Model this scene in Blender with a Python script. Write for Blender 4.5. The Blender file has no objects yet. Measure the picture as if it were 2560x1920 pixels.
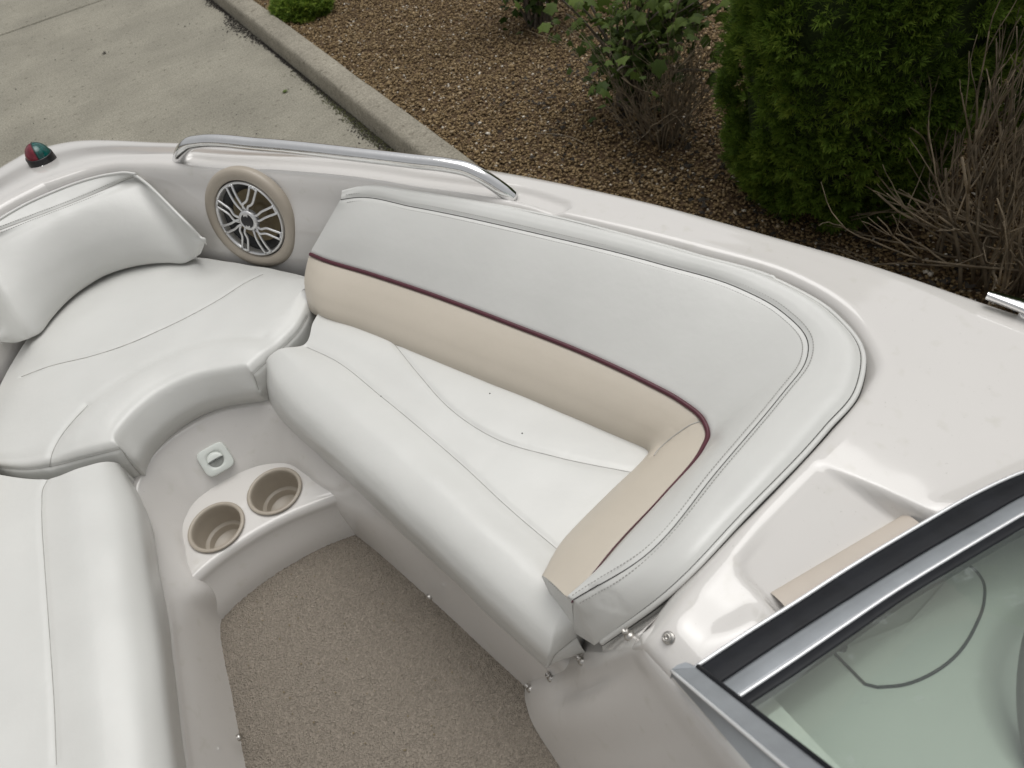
import bpy, math, random
import numpy as np
from mathutils import Vector, Matrix
from mathutils.bvhtree import BVHTree

rng = np.random.default_rng(7)
random.seed(7)
SC = bpy.context.scene
COL = SC.collection

# ------------------------------------------------------------------ camera
# world frame: x = starboard, y = towards the bow, z = up, driveway at z = 0
CAM = np.array([.102, 0.0, 2.25])
FPX = 1775.0                       # focal length in photo pixels (2560 wide)
_a = np.array([-.485, .875]); _a /= np.linalg.norm(_a); _n = np.array([_a[1], -_a[0]])
def _basis(pitch, roll):
    p, r = math.radians(pitch), math.radians(roll)
    f = np.array([0, math.cos(p), -math.sin(p)]); x = np.array([1., 0, 0]); u = np.cross(x, f)
    M = np.array([[_n[0], _n[1], 0], [_a[0], _a[1], 0], [0, 0, 1]])
    return M @ (math.cos(r)*x + math.sin(r)*u), M @ (math.cos(r)*u - math.sin(r)*x), M @ f
RX, UX, FX = _basis(49, -10)
cam_data = bpy.data.cameras.new('camera'); cam = bpy.data.objects.new('camera', cam_data); COL.objects.link(cam)
cam.matrix_world = Matrix(((RX[0], UX[0], -FX[0], CAM[0]), (RX[1], UX[1], -FX[1], CAM[1]), (RX[2], UX[2], -FX[2], CAM[2]), (0, 0, 0, 1)))
cam_data.sensor_width = 36; cam_data.lens = FPX/2560*36
cam_data.clip_start = .02; cam_data.clip_end = 400
cam_data.dof.use_dof = True; cam_data.dof.focus_distance = 1.45; cam_data.dof.aperture_fstop = 7.0
SC.camera = cam

# ------------------------------------------------------------------ light
SUN_EL, SUN_AZ = math.radians(76), math.radians(60)
w = bpy.data.worlds.new('World'); SC.world = w; w.use_nodes = True
nt = w.node_tree; nt.nodes.clear()
out = nt.nodes.new('ShaderNodeOutputWorld'); bg = nt.nodes.new('ShaderNodeBackground')
sky = nt.nodes.new('ShaderNodeTexSky'); sky.sky_type = 'NISHITA'; sky.sun_disc = False
sky.sun_elevation = SUN_EL; sky.sun_rotation = SUN_AZ; sky.dust_density = 4.0; sky.air_density = 1.5
hs = nt.nodes.new('ShaderNodeHueSaturation'); hs.inputs['Saturation'].default_value = .05
nt.links.new(sky.outputs[0], hs.inputs['Color']); nt.links.new(hs.outputs[0], bg.inputs['Color'])
nt.links.new(bg.outputs[0], out.inputs['Surface']); bg.inputs['Strength'].default_value = .115
sd = bpy.data.lights.new('sun', 'SUN'); sd.energy = 1.5; sd.angle = math.radians(50); sd.color = (1, .985, .955)
so = bpy.data.objects.new('sun', sd); COL.objects.link(so)
sv = Vector((math.sin(SUN_AZ)*math.cos(SUN_EL), math.cos(SUN_AZ)*math.cos(SUN_EL), math.sin(SUN_EL)))
so.rotation_euler = sv.to_track_quat('Z', 'Y').to_euler(); so.location = (0, 0, 8)
vs = SC.view_settings; vs.view_transform = 'Standard'; vs.look = 'None'; vs.gamma = 1; vs.use_curve_mapping = False
vs.exposure = -0.22

# ------------------------------------------------------------------ helpers
def at(u, v, z):
    """point at height z on the sight line of photo pixel (u, v)"""
    d = (u-1280)/FPX*RX - (v-960)/FPX*UX + FX
    return CAM + d*((z-CAM[2])/d[2])
S = 2560/2212
CROP = dict(A=(0, 300, 2.572), B=(0, 800, 2.572), C=(0, 1280, 2.572), D=(700, 420, 2.572), E=(1300, 1000, 2.572),
            F=(1700, 1280, 2.572), H=(900, 1280, 2.572), N=(0, 0, 1/S), L=(400, 320, 3.95), M=(900, 360, 3.687),
            K=(1300, 1500, 3.95), W=(1960, 1150, 3.687), Q=(2400, 700, 13.825), X=(1680, 1500, 5.027), Y=(2120, 1150, 5.027))
def pix(c, x, y):
    o = CROP[c]; return o[0]+x/o[2], o[1]+y/o[2]
def P(c, pts, z):
    zs = z if hasattr(z, '__len__') else [z]*len(pts)
    return np.array([at(*pix(c, *p), zz) for p, zz in zip(pts, zs)])

def resample(Pn, n, breaks=()):
    """smooth interpolation along axis 0 of control points, returns samples and rows of the controls"""
    Pn = np.asarray(Pn, float); m = len(Pn)
    flat = Pn.reshape(m, -1, 3)
    d = np.linalg.norm(np.diff(flat, axis=0), axis=2).mean(axis=1); d = np.maximum(d, 1e-6)
    sl = np.diff(flat, axis=0)/d[:, None, None]
    mi = np.zeros_like(flat); mo = np.zeros_like(flat)
    for i in range(m):
        if i == 0: t0 = t1 = sl[0]
        elif i == m-1: t0 = t1 = sl[-1]
        elif i in breaks: t0, t1 = sl[i-1], sl[i]
        else:
            a, b = d[i-1], d[i]; t0 = t1 = (sl[i-1]*b + sl[i]*a)/(a+b)
        mi[i], mo[i] = t0, t1
    cnt = np.maximum(1, np.round(n*d/d.sum()).astype(int))
    outp, rows = [], [0]
    for i in range(m-1):
        t = (np.arange(cnt[i])/cnt[i])[:, None, None]
        h00, h10, h01, h11 = 2*t**3-3*t**2+1, t**3-2*t**2+t, -2*t**3+3*t**2, t**3-t**2
        outp.append(h00*flat[i]+h10*d[i]*mo[i]+h01*flat[i+1]+h11*d[i]*mi[i+1]); rows.append(rows[-1]+cnt[i])
    outp.append(flat[-1:])
    return np.concatenate(outp).reshape((-1,)+Pn.shape[1:]), rows

def loft(rails, nu, nv, ub=(), vb=()):
    A = np.asarray(rails, float).transpose(1, 0, 2)
    A, ur = resample(A, nu, ub)
    G, vr = resample(A.transpose(1, 0, 2), nv, vb)
    return G, vr, ur

def grid_faces(nv, nu, off=0, flip=False):
    i = np.arange(nv*nu).reshape(nv, nu)+off
    f = np.stack([i[:-1, :-1], i[:-1, 1:], i[1:, 1:], i[1:, :-1]], -1).reshape(-1, 4)
    return f[:, ::-1] if flip else f

def grid_normals(G):
    du = np.gradient(G, axis=1); dv = np.gradient(G, axis=0)
    n = np.cross(du, dv); l = np.linalg.norm(n, axis=2, keepdims=True); n = n/np.maximum(l, 1e-9)
    s = np.sign(np.einsum('ijk,ijk->ij', n, CAM-G)); s[s == 0] = 1
    return n*s[..., None]

def make_mesh(name, v, faces):
    """faces: (n,3)/(n,4) array or list of tuples"""
    me = bpy.data.meshes.new(name)
    v = np.asarray(v, np.float32).reshape(-1, 3)
    if isinstance(faces, np.ndarray):
        n, k = faces.shape
        me.vertices.add(len(v)); me.vertices.foreach_set('co', v.ravel())
        me.loops.add(n*k); me.loops.foreach_set('vertex_index', faces.astype(np.int32).ravel())
        me.polygons.add(n); me.polygons.foreach_set('loop_start', np.arange(0, n*k, k, dtype=np.int32))
        me.update(calc_edges=True)
    else:
        me.from_pydata([tuple(map(float, p)) for p in v], [], [tuple(map(int, f)) for f in faces]); me.update()
    return me

def link(name, me, mat=None, parent=None, smooth=True):
    o = bpy.data.objects.new(name, me); COL.objects.link(o)
    if mat is not None and not me.materials: me.materials.append(mat)
    if smooth: me.polygons.foreach_set('use_smooth', np.ones(len(me.polygons), dtype=bool))
    if parent is not None: o.parent = parent
    return o

def obj(name, v, f, mat, parent=None, smooth=True):
    return link(name, make_mesh(name, v, f), mat, parent, smooth)

def tag(o, label=None, cat=None, group=None, kind=None):
    if label: o['label'] = label
    if cat: o['category'] = cat
    if group: o['group'] = group
    if kind: o['kind'] = kind
    return o

def empty(name, label, cat, loc=(0, 0, 0), group=None):
    o = bpy.data.objects.new(name, None); COL.objects.link(o); o.empty_display_size = .05
    o.location = loc; bpy.context.view_layer.update() if False else None
    return tag(o, label, cat, group)

def rel(v, parent):
    return np.asarray(v, float) - np.array(parent.location)

class Mesher:
    def __init__(s): s.v = []; s.f = []; s.n = 0
    def add(s, v, f):
        v = np.asarray(v, float).reshape(-1, 3); s.v.append(v)
        s.f += [tuple(int(i)+s.n for i in q) for q in f]; s.n += len(v)
    def tube(s, pts, r, sides=8, cap=True, closed=False):
        v, f = tube_geo(pts, r, sides, cap, closed); s.add(v, f)
    def box(s, c, h, R=None):
        c = np.asarray(c, float); q = np.array([[x, y, z] for x in (-1, 1) for y in (-1, 1) for z in (-1, 1)])*np.asarray(h)
        if R is not None: q = q @ np.asarray(R).T
        s.add(q+c, [(0, 1, 3, 2), (4, 6, 7, 5), (0, 4, 5, 1), (2, 3, 7, 6), (0, 2, 6, 4), (1, 5, 7, 3)])
    def lathe(s, prof, c, axis, sides=40, e1=None):
        """prof: list of (radius, height along axis)"""
        ax = np.asarray(axis, float); ax = ax/np.linalg.norm(ax)
        e1 = np.cross(ax, [0, 0, 1]) if e1 is None else np.asarray(e1, float)
        if np.linalg.norm(e1) < 1e-3: e1 = np.array([1., 0, 0])
        e1 = e1/np.linalg.norm(e1); e2 = np.cross(ax, e1)
        t = np.linspace(0, 2*np.pi, sides, endpoint=False)
        ring = np.cos(t)[:, None]*e1+np.sin(t)[:, None]*e2
        v = np.concatenate([np.asarray(c)+ring*r+ax*h for r, h in prof])
        f = []
        for j in range(len(prof)-1):
            for i in range(sides):
                k = (i+1) % sides; f.append((j*sides+i, j*sides+k, (j+1)*sides+k, (j+1)*sides+i))
        s.add(v, f)
    def build(s, name, mat, parent=None, smooth=True):
        v = np.concatenate(s.v)
        return obj(name, v, s.f, mat, parent, smooth)

def tube_geo(pts, r, sides=8, cap=True, closed=False):
    pts = np.asarray(pts, float); n = len(pts)
    r = np.full(n, r) if np.isscalar(r) else np.asarray(r, float)
    t = np.gradient(pts, axis=0); t /= np.maximum(np.linalg.norm(t, axis=1, keepdims=True), 1e-9)
    up = np.array([0, 0, 1.]) if abs(t[0][2]) < .9 else np.array([1., 0, 0])
    a = np.cross(t[0], up); a /= np.linalg.norm(a)
    ang = np.linspace(0, 2*np.pi, sides, endpoint=False); V = []
    for i in range(n):
        a = a-t[i]*(a@t[i]); a /= max(np.linalg.norm(a), 1e-9); b = np.cross(t[i], a)
        V.append(pts[i]+r[i]*(np.cos(ang)[:, None]*a+np.sin(ang)[:, None]*b))
    f = []
    for i in range(n-1):
        for j in range(sides):
            k = (j+1) % sides; f.append((i*sides+j, i*sides+k, (i+1)*sides+k, (i+1)*sides+j))
    if cap: f.append(tuple(range(sides))[::-1]); f.append(tuple((n-1)*sides+j for j in range(sides)))
    return np.concatenate(V), f

def smooth_line(pts, n=60, breaks=()):
    return resample(np.asarray(pts, float)[:, None, :], n, breaks)[0][:, 0, :]

def bvh_of(G):
    nv, nu, _ = G.shape
    return BVHTree.FromPolygons([Vector(p) for p in G.reshape(-1, 3)], grid_faces(nv, nu).tolist())
def on_surface(bvh, c, pts, n=60, breaks=()):
    """put a traced line onto a surface that is already modelled"""
    uv = np.array([pix(c, *p)+(0,) for p in pts]); uv = smooth_line(uv, n, breaks)
    L, N = [], []
    for u, v, _ in uv:
        d = (u-1280)/FPX*RX-(v-960)/FPX*UX+FX
        h = bvh.ray_cast(Vector(CAM), Vector(d).normalized())
        if h[0] is not None:
            nn = h[1] if h[1].dot(Vector(d)) < 0 else -h[1]
            L.append(tuple(h[0])); N.append(tuple(nn))
    return np.array(L), np.array(N)
def dist_to(pts, line):
    pts = pts.reshape(-1, 3); dd = np.full(len(pts), 9.)
    for i in range(0, len(line), 64):
        q = line[i:i+64]; dd = np.minimum(dd, np.sqrt(((pts[:, None, :]-q[None])**2).sum(-1)).min(1))
    return dd
def groove(G, lines, depth=.003, sig=.006):
    N = grid_normals(G); sh = G.shape[:2]; d = np.zeros(sh)
    for l in lines:
        if len(l): d = np.maximum(d, np.exp(-(dist_to(G, dense(l))/sig)**2).reshape(sh))
    return G - N*(depth*d)[..., None]
def dense(l, step=.003):
    L = np.r_[0, np.cumsum(np.linalg.norm(np.diff(l, axis=0), axis=1))]
    t = np.arange(0, L[-1], step); return np.stack([np.interp(t, L, l[:, k]) for k in range(3)], 1)
def dashes(m, l, nrm, off, r=.0006, ln=.0032, gap=.0018):
    """stitches: short thread bars beside a seam line"""
    L = np.r_[0, np.cumsum(np.linalg.norm(np.diff(l, axis=0), axis=1))]
    tan = np.gradient(l, axis=0); tan /= np.maximum(np.linalg.norm(tan, axis=1, keepdims=True), 1e-9)
    side = np.cross(nrm, tan); q = l+side*off
    t = 0
    while t < L[-1]-ln:
        a = np.array([np.interp(t, L, q[:, k]) for k in range(3)]); b = np.array([np.interp(t+ln, L, q[:, k]) for k in range(3)])
        m.tube([a, (a+b)/2, b], [r*.5, r, r*.5], 4); t += ln+gap
def sstep(a, b, x):
    t = np.clip((x-a)/(b-a), 0, 1); return t*t*(3-2*t)
def seg_dist(xy, poly, closed=False):
    poly = np.asarray(poly, float); d = np.full(len(xy), 9.)
    rngs = range(len(poly) if closed else len(poly)-1)
    for i in rngs:
        a, b = poly[i], poly[(i+1) % len(poly)]; ab = b-a
        t = np.clip(((xy-a)@ab)/max(ab@ab, 1e-12), 0, 1); d = np.minimum(d, np.linalg.norm(xy-(a+t[:, None]*ab), axis=1))
    return d
def inside(xy, poly):
    poly = np.asarray(poly, float); c = np.zeros(len(xy), bool); n = len(poly)
    for i in range(n):
        (x1, y1), (x2, y2) = poly[i], poly[(i+1) % n]
        if y1 == y2: continue
        k = ((y1 > xy[:, 1]) != (y2 > xy[:, 1])) & (xy[:, 0] < (x2-x1)*(xy[:, 1]-y1)/(y2-y1)+x1); c ^= k
    return c

# ------------------------------------------------------------------ materials
def mat(name, color, rough=.5, metal=0., var=.06, vscale=8., bumps=(), spec=.5, coat=0., rvar=0., stretch=None, dark=None):
    m = bpy.data.materials.new(name); m.use_nodes = True; t = m.node_tree; b = t.nodes['Principled BSDF']
    tc = t.nodes.new('ShaderNodeTexCoord'); src = tc.outputs['Object']
    b.inputs['Roughness'].default_value = rough; b.inputs['Metallic'].default_value = metal
    b.inputs['Specular IOR Level'].default_value = spec; b.inputs['Coat Weight'].default_value = coat; b.inputs['Coat Roughness'].default_value = .04
    c = np.array(color)
    nz = t.nodes.new('ShaderNodeTexNoise'); nz.inputs['Scale'].default_value = vscale; nz.inputs['Detail'].default_value = 6; nz.inputs['Roughness'].default_value = .6
    t.links.new(src, nz.inputs['Vector'])
    rp = t.nodes.new('ShaderNodeValToRGB'); rp.color_ramp.elements[0].position = .3; rp.color_ramp.elements[1].position = .7
    lo = c*(1-var) if dark is None else np.array(dark)
    rp.color_ramp.elements[0].color = (*lo, 1); rp.color_ramp.elements[1].color = (*np.minimum(c*(1+var), 1), 1)
    t.links.new(nz.outputs['Fac'], rp.inputs['Fac']); t.links.new(rp.outputs['Color'], b.inputs['Base Color'])
    if rvar:
        mr = t.nodes.new('ShaderNodeMapRange'); mr.inputs['To Min'].default_value = max(rough-rvar, .02); mr.inputs['To Max'].default_value = rough+rvar
        n2 = t.nodes.new('ShaderNodeTexNoise'); n2.inputs['Scale'].default_value = vscale*2.3; n2.inputs['Detail'].default_value = 5
        t.links.new(src, n2.inputs['Vector']); t.links.new(n2.outputs['Fac'], mr.inputs['Value']); t.links.new(mr.outputs[0], b.inputs['Roughness'])
    prev = None
    for kind, sc, dist in bumps:
        if kind == 'v':
            nn = t.nodes.new('ShaderNodeTexVoronoi'); o = nn.outputs['Distance']
        else:
            nn = t.nodes.new('ShaderNodeTexNoise'); nn.inputs['Detail'].default_value = 3; o = nn.outputs['Fac']
        nn.inputs['Scale'].default_value = sc; t.links.new(src, nn.inputs['Vector'])
        bp = t.nodes.new('ShaderNodeBump'); bp.inputs['Strength'].default_value = 1; bp.inputs['Distance'].default_value = dist
        t.links.new(o, bp.inputs['Height'])
        if prev: t.links.new(prev.outputs['Normal'], bp.inputs['Normal'])
        prev = bp
    if prev: t.links.new(prev.outputs['Normal'], b.inputs['Normal'])
    m['bsdf'] = b.name
    return m
def nodes_of(m): return m.node_tree, m.node_tree.nodes['Principled BSDF']

M = {}
M['gel'] = mat('gelcoat', (.665, .642, .614), .08, var=.025, vscale=2.2, coat=.7, rvar=.05, bumps=[('n', 7, .0005)])
M['vinyl'] = mat('white_vinyl', (.635, .633, .607), .32, spec=.6, var=.03, vscale=5.5, rvar=.07, bumps=[('n', 1000, .00016), ('n', 45, .0005), ('n', 14, .0005)])
M['vinyl_back'] = M['vinyl']
M['tan'] = mat('tan_vinyl', (.55, .495, .415), .42, var=.03, vscale=7, rvar=.05, bumps=[('n', 1100, .00012), ('n', 30, .0007)])
M['seam'] = mat('seam_shadow_line', (.40, .39, .365), .7, var=.2, vscale=60)
M['gap'] = mat('gap_shade_and_specks', (.03, .028, .026), .8, var=.3, vscale=40)  # near-black stands for shade in gaps and seams; dirt specks use it too
M['thread'] = mat('grey_thread', (.33, .32, .30), .7, var=.15, vscale=90)
M['burg'] = mat('burgundy_piping', (.075, .012, .022), .38, var=.15, vscale=60)
M['steel'] = mat('polished_steel', (.88, .88, .88), .13, 1., var=.03, vscale=30, rvar=.05, bumps=[('n', 140, .00015)])
M['stud'] = mat('dull_nickel', (.52, .50, .47), .34, 1., var=.12, vscale=200)
M['alu'] = mat('anodised_aluminium', (.33, .35, .37), .42, .35, var=.10, vscale=25, rvar=.06, spec=.35)
M['edge_highlight'] = mat('aluminium_edge_highlight', (.86, .87, .88), .42, .6, var=.03, vscale=30)  # pale, half-diffuse colour carries the highlight along the frame edges
M['rubber'] = mat('black_rubber', (.010, .011, .014), .5, spec=.25, var=.3, vscale=30, bumps=[('n', 200, .0002)])
M['black'] = mat('black_plastic', (.015, .015, .016), .35, var=.25, vscale=40)
M['ring'] = mat('tan_plastic', (.42, .37, .305), .42, var=.03, vscale=12)
M['cup'] = mat('beige_plastic', (.38, .335, .275), .36, var=.05, vscale=20)
M['grille'] = mat('silver_plastic', (.74, .74, .74), .33, .7, var=.06, vscale=60, rvar=.06)
M['cone'] = mat('speaker_cone', (.22, .175, .10), .5, var=.12, vscale=40)
M['lensR'] = mat('red_lens', (.16, .010, .022), .2, var=.3, vscale=90, coat=.2)
M['lensG'] = mat('green_lens', (.004, .085, .075), .2, var=.6, vscale=90, coat=.2)
M['plate'] = mat('white_plastic', (.68, .71, .67), .3, var=.02, vscale=20)
M['plate_dark'] = mat('grey_lens', (.26, .27, .25), .2, var=.15, vscale=80)
M['pad'] = mat('tan_pad', (.53, .470, .405), .55, var=.03, vscale=20, bumps=[('n', 900, .0001)])
M['wheel'] = mat('grey_wheel', (.17, .16, .14), .5, var=.1, vscale=20)
M['dash'] = mat('dash_gelcoat', (.56, .555, .53), .25, var=.04, vscale=5, coat=.2)

t, b = nodes_of(M['gel']); base_ = b.inputs['Base Color'].links[0].from_socket; tc = t.nodes.new('ShaderNodeTexCoord')
for sc_, p0, p1, lo_ in ((260, .72, .78, .78), (38, .62, .80, .93)):
    nz = t.nodes.new('ShaderNodeTexNoise'); nz.inputs['Scale'].default_value = sc_; nz.inputs['Detail'].default_value = 2; t.links.new(tc.outputs['Object'], nz.inputs['Vector'])
    rp = t.nodes.new('ShaderNodeValToRGB'); rp.color_ramp.elements[0].position = p0; rp.color_ramp.elements[0].color = (1, 1, 1, 1); rp.color_ramp.elements[1].position = p1; rp.color_ramp.elements[1].color = (lo_, lo_, lo_*.97, 1)
    mx = t.nodes.new('ShaderNodeMix'); mx.data_type = 'RGBA'; mx.blend_type = 'MULTIPLY'; mx.inputs['Factor'].default_value = 1
    t.links.new(nz.outputs['Fac'], rp.inputs['Fac']); t.links.new(base_, mx.inputs['A']); t.links.new(rp.outputs['Color'], mx.inputs['B']); base_ = mx.outputs['Result']
t.links.new(base_, b.inputs['Base Color'])
# carpet: looped pile
m = M['carpet'] = mat('looped_carpet', (.312, .272, .225), .95, var=.18, vscale=270, spec=.1, bumps=[('v', 320, .0045)])
# concrete
def concrete(name, col, k=1.):
    m = mat(name, col, .88, var=.17*k, vscale=1.5, spec=.25, bumps=[('n', 260, .0011), ('n', 30, .002)])
    t, b = nodes_of(m); tc = t.nodes.new('ShaderNodeTexCoord')
    base = b.inputs['Base Color'].links[0].from_socket
    n1 = t.nodes.new('ShaderNodeTexNoise'); n1.inputs['Scale'].default_value = 95; n1.inputs['Detail'].default_value = 4; n1.inputs['Roughness'].default_value = .7
    r1 = t.nodes.new('ShaderNodeValToRGB'); r1.color_ramp.elements[0].position = .30; r1.color_ramp.elements[0].color = (.52, .50, .47, 1); r1.color_ramp.elements[1].position = .62; r1.color_ramp.elements[1].color = (1.2, 1.2, 1.17, 1)
    n2 = t.nodes.new('ShaderNodeTexNoise'); n2.inputs['Scale'].default_value = 26; n2.inputs['Detail'].default_value = 8
    r2 = t.nodes.new('ShaderNodeValToRGB'); r2.color_ramp.elements[0].position = .27; r2.color_ramp.elements[0].color = (.55, .53, .50, 1); r2.color_ramp.elements[1].position = .40; r2.color_ramp.elements[1].color = (1, 1, 1, 1)
    mp = t.nodes.new('ShaderNodeMapping'); mp.inputs['Scale'].default_value = (5, 60, 1)
    mp.inputs['Rotation'].default_value = (0, 0, .5)
    n3 = t.nodes.new('ShaderNodeTexNoise'); n3.inputs['Scale'].default_value = 1; n3.inputs['Detail'].default_value = 5
    r3 = t.nodes.new('ShaderNodeValToRGB'); r3.color_ramp.elements[0].position = .25; r3.color_ramp.elements[0].color = (.88, .88, .87, 1); r3.color_ramp.elements[1].position = .75; r3.color_ramp.elements[1].color = (1.06, 1.06, 1.06, 1)
    t.links.new(tc.outputs['Object'], mp.inputs['Vector']); t.links.new(mp.outputs[0], n3.inputs['Vector'])
    for n in (n1, n2): t.links.new(tc.outputs['Object'], n.inputs['Vector'])
    cur = base
    for n, r in ((n1, r1), (n2, r2), (n3, r3)):
        t.links.new(n.outputs['Fac'], r.inputs['Fac'])
        mx = t.nodes.new('ShaderNodeMix'); mx.data_type = 'RGBA'; mx.blend_type = 'MULTIPLY'; mx.inputs['Factor'].default_value = 1
        t.links.new(cur, mx.inputs['A']); t.links.new(r.outputs['Color'], mx.inputs['B']); cur = mx.outputs['Result']
    t.links.new(cur, b.inputs['Base Color'])
    return m
M['concrete'] = concrete('driveway_concrete', (.300, .284, .240))
M['kerb'] = concrete('kerb_concrete', (.30, .277, .232), 1.3)
M['soil'] = mat('bed_soil', (.12, .075, .04), .95, var=.4, vscale=30, bumps=[('n', 90, .01)])
M['joint'] = mat('joint_filler', (.035, .03, .025), .95, var=.3, vscale=40)
# stones / foliage take a tint of their own per piece
def tinted(name, rough, lo, hi, spec=.3, trans=0., mid=None):
    m = bpy.data.materials.new(name); m.use_nodes = True; t, b = nodes_of(m)
    at_ = t.nodes.new('ShaderNodeAttribute'); at_.attribute_name = 'tint'
    rp = t.nodes.new('ShaderNodeValToRGB'); e = rp.color_ramp.elements; e[0].color = (*lo, 1); e[1].color = (*hi, 1)
    for p_, c_ in (mid or []):
        k = e.new(p_); k.color = (*c_, 1)
    tc = t.nodes.new('ShaderNodeTexCoord'); nz = t.nodes.new('ShaderNodeTexNoise'); nz.inputs['Scale'].default_value = 55; nz.inputs['Detail'].default_value = 4
    t.links.new(tc.outputs['Object'], nz.inputs['Vector'])
    ma = t.nodes.new('ShaderNodeMath'); ma.operation = 'MULTIPLY_ADD'; ma.inputs[1].default_value = .16; ma.inputs[2].default_value = -.08
    ad = t.nodes.new('ShaderNodeMath'); ad.operation = 'ADD'
    t.links.new(nz.outputs['Fac'], ma.inputs[0]); t.links.new(at_.outputs['Fac'], ad.inputs[0]); t.links.new(ma.outputs[0], ad.inputs[1])
    t.links.new(ad.outputs[0], rp.inputs['Fac']); t.links.new(rp.outputs['Color'], b.inputs['Base Color'])
    b.inputs['Roughness'].default_value = rough; b.inputs['Specular IOR Level'].default_value = spec
    if trans:
        tr = t.nodes.new('ShaderNodeBsdfTranslucent'); mx = t.nodes.new('ShaderNodeMixShader'); mx.inputs[0].default_value = trans
        t.links.new(rp.outputs['Color'], tr.inputs['Color']); t.links.new(b.outputs[0], mx.inputs[1]); t.links.new(tr.outputs[0], mx.inputs[2])
        t.links.new(mx.outputs[0], t.nodes['Material Output'].inputs['Surface'])
    return m
M['stone'] = tinted('bed_gravel', .75, (.13, .084, .040), (.74, .69, .60), mid=[(.35, (.24, .163, .078)), (.70, (.35, .252, .135)), (.88, (.44, .34, .215)), (.93, (.62, .55, .45))])
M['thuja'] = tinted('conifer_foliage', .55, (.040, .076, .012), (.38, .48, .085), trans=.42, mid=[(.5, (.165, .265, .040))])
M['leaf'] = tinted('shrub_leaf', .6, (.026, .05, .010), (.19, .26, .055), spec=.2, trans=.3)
M['moss'] = tinted('kerb_debris', .9, (.012, .011, .01), (.075, .085, .025), mid=[(.6, (.05, .042, .034))])
M['bark'] = mat('grey_bark', (.14, .115, .092), .85, var=.35, vscale=60, bumps=[('n', 120, .002)])
M['twig'] = mat('dry_twig', (.215, .172, .118), .85, var=.6, vscale=14)
M['core'] = mat('dark_core', (.034, .056, .012), .9, var=.4, vscale=14, bumps=[('n', 18, .03)])  # colour darkened to give the shade inside the crowns

def tint_attr(me, per_vertex):
    a = me.attributes.new('tint', 'FLOAT', 'POINT'); a.data.foreach_set('value', np.asarray(per_vertex, np.float32))
# tinted glass
g = M['glass'] = bpy.data.materials.new('tinted_glass'); g.use_nodes = True; t = g.node_tree; t.nodes.remove(t.nodes['Principled BSDF'])
tr = t.nodes.new('ShaderNodeBsdfTransparent'); tr.inputs['Color'].default_value = (.72, .80, .735, 1)
gl = t.nodes.new('ShaderNodeBsdfGlossy'); gl.inputs['Roughness'].default_value = .03
lw = t.nodes.new('ShaderNodeLayerWeight'); pw = t.nodes.new('ShaderNodeMath'); pw.operation = 'POWER'; pw.inputs[1].default_value = 5
fr = t.nodes.new('ShaderNodeMath'); fr.operation = 'MULTIPLY_ADD'; fr.inputs[1].default_value = .94; fr.inputs[2].default_value = .09
t.links.new(lw.outputs['Facing'], pw.inputs[0]); t.links.new(pw.outputs[0], fr.inputs[0])
df = t.nodes.new('ShaderNodeBsdfDiffuse'); df.inputs['Color'].default_value = (.62, .68, .66, 1)
nz = t.nodes.new('ShaderNodeTexNoise'); nz.inputs['Scale'].default_value = 22; nz.inputs['Detail'].default_value = 9; nz.inputs['Roughness'].default_value = .72
rp = t.nodes.new('ShaderNodeValToRGB'); rp.color_ramp.elements[0].position = .60; rp.color_ramp.elements[0].color = (.12, .12, .12, 1); rp.color_ramp.elements[1].position = .72; rp.color_ramp.elements[1].color = (.40, .40, .40, 1)
tc = t.nodes.new('ShaderNodeTexCoord'); t.links.new(tc.outputs['Object'], nz.inputs['Vector']); t.links.new(nz.outputs['Fac'], rp.inputs['Fac'])
m1 = t.nodes.new('ShaderNodeMixShader'); m2 = t.nodes.new('ShaderNodeMixShader')
t.links.new(rp.outputs['Color'], m1.inputs[0]); t.links.new(tr.outputs[0], m1.inputs[1]); t.links.new(df.outputs[0], m1.inputs[2])
t.links.new(fr.outputs[0], m2.inputs[0]); t.links.new(m1.outputs[0], m2.inputs[1]); t.links.new(gl.outputs[0], m2.inputs[2])
t.links.new(m2.outputs[0], t.nodes['Material Output'].inputs['Surface'])

# ================================================================== GROUND
def kx(y, x0, x1):                                # kerb lines, nearly parallel to the boat
    return x0+(x1-x0)*(y-3.0)/3.0
JY = 8.10
def slab(x0, y0, x1, y1, nx, ny):
    xs = np.linspace(x0, x1, nx); ys = np.linspace(y0, y1, ny); X, Y = np.meshgrid(xs, ys)
    return np.stack([X, Y, np.zeros_like(X)], -1)
def slab_object(y0, y1, top=0.):
    v = []; f = []
    xs = (-40, kx(y0, 1.64, 1.70)), (-40, kx(y1, 1.64, 1.70))
    c = .008
    for (xa, xb), y, s in ((xs[0], y0, 1), (xs[1], y1, -1)):
        pass
    pts = [(-40, y0), (xs[0][1], y0), (xs[1][1], y1), (-40, y1)]
    top_ = [(-40, y0+c, top), (xs[0][1], y0+c, top), (xs[1][1], y1-c, top), (-40, y1-c, top)]
    mid = [(x, y, top-.006) for x, y in pts]; low = [(x, y, top-.12) for x, y in pts]
    v = top_+mid+low
    f = [(0, 1, 2, 3)]+[(i, i+4, (i+1) % 4+4, (i+1) % 4) for i in range(4)]+[(i+4, i+8, (i+1) % 4+8, (i+1) % 4+4) for i in range(4)]
    return v, f
drive = empty('driveway', None, None); drive['kind'] = 'structure'
for y0, y1 in ((-30, JY-.013), (JY+.013, 60)):
    v, f = slab_object(y0, y1); obj('slab', v, f, M['concrete'], drive, smooth=False)
obj('joint_filler', [(-40, JY-.03, -.03), (1.69, JY-.03, -.03), (1.69, JY+.03, -.03), (-40, JY+.03, -.03)], [(0, 1, 2, 3)], M['joint'], drive)
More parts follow.
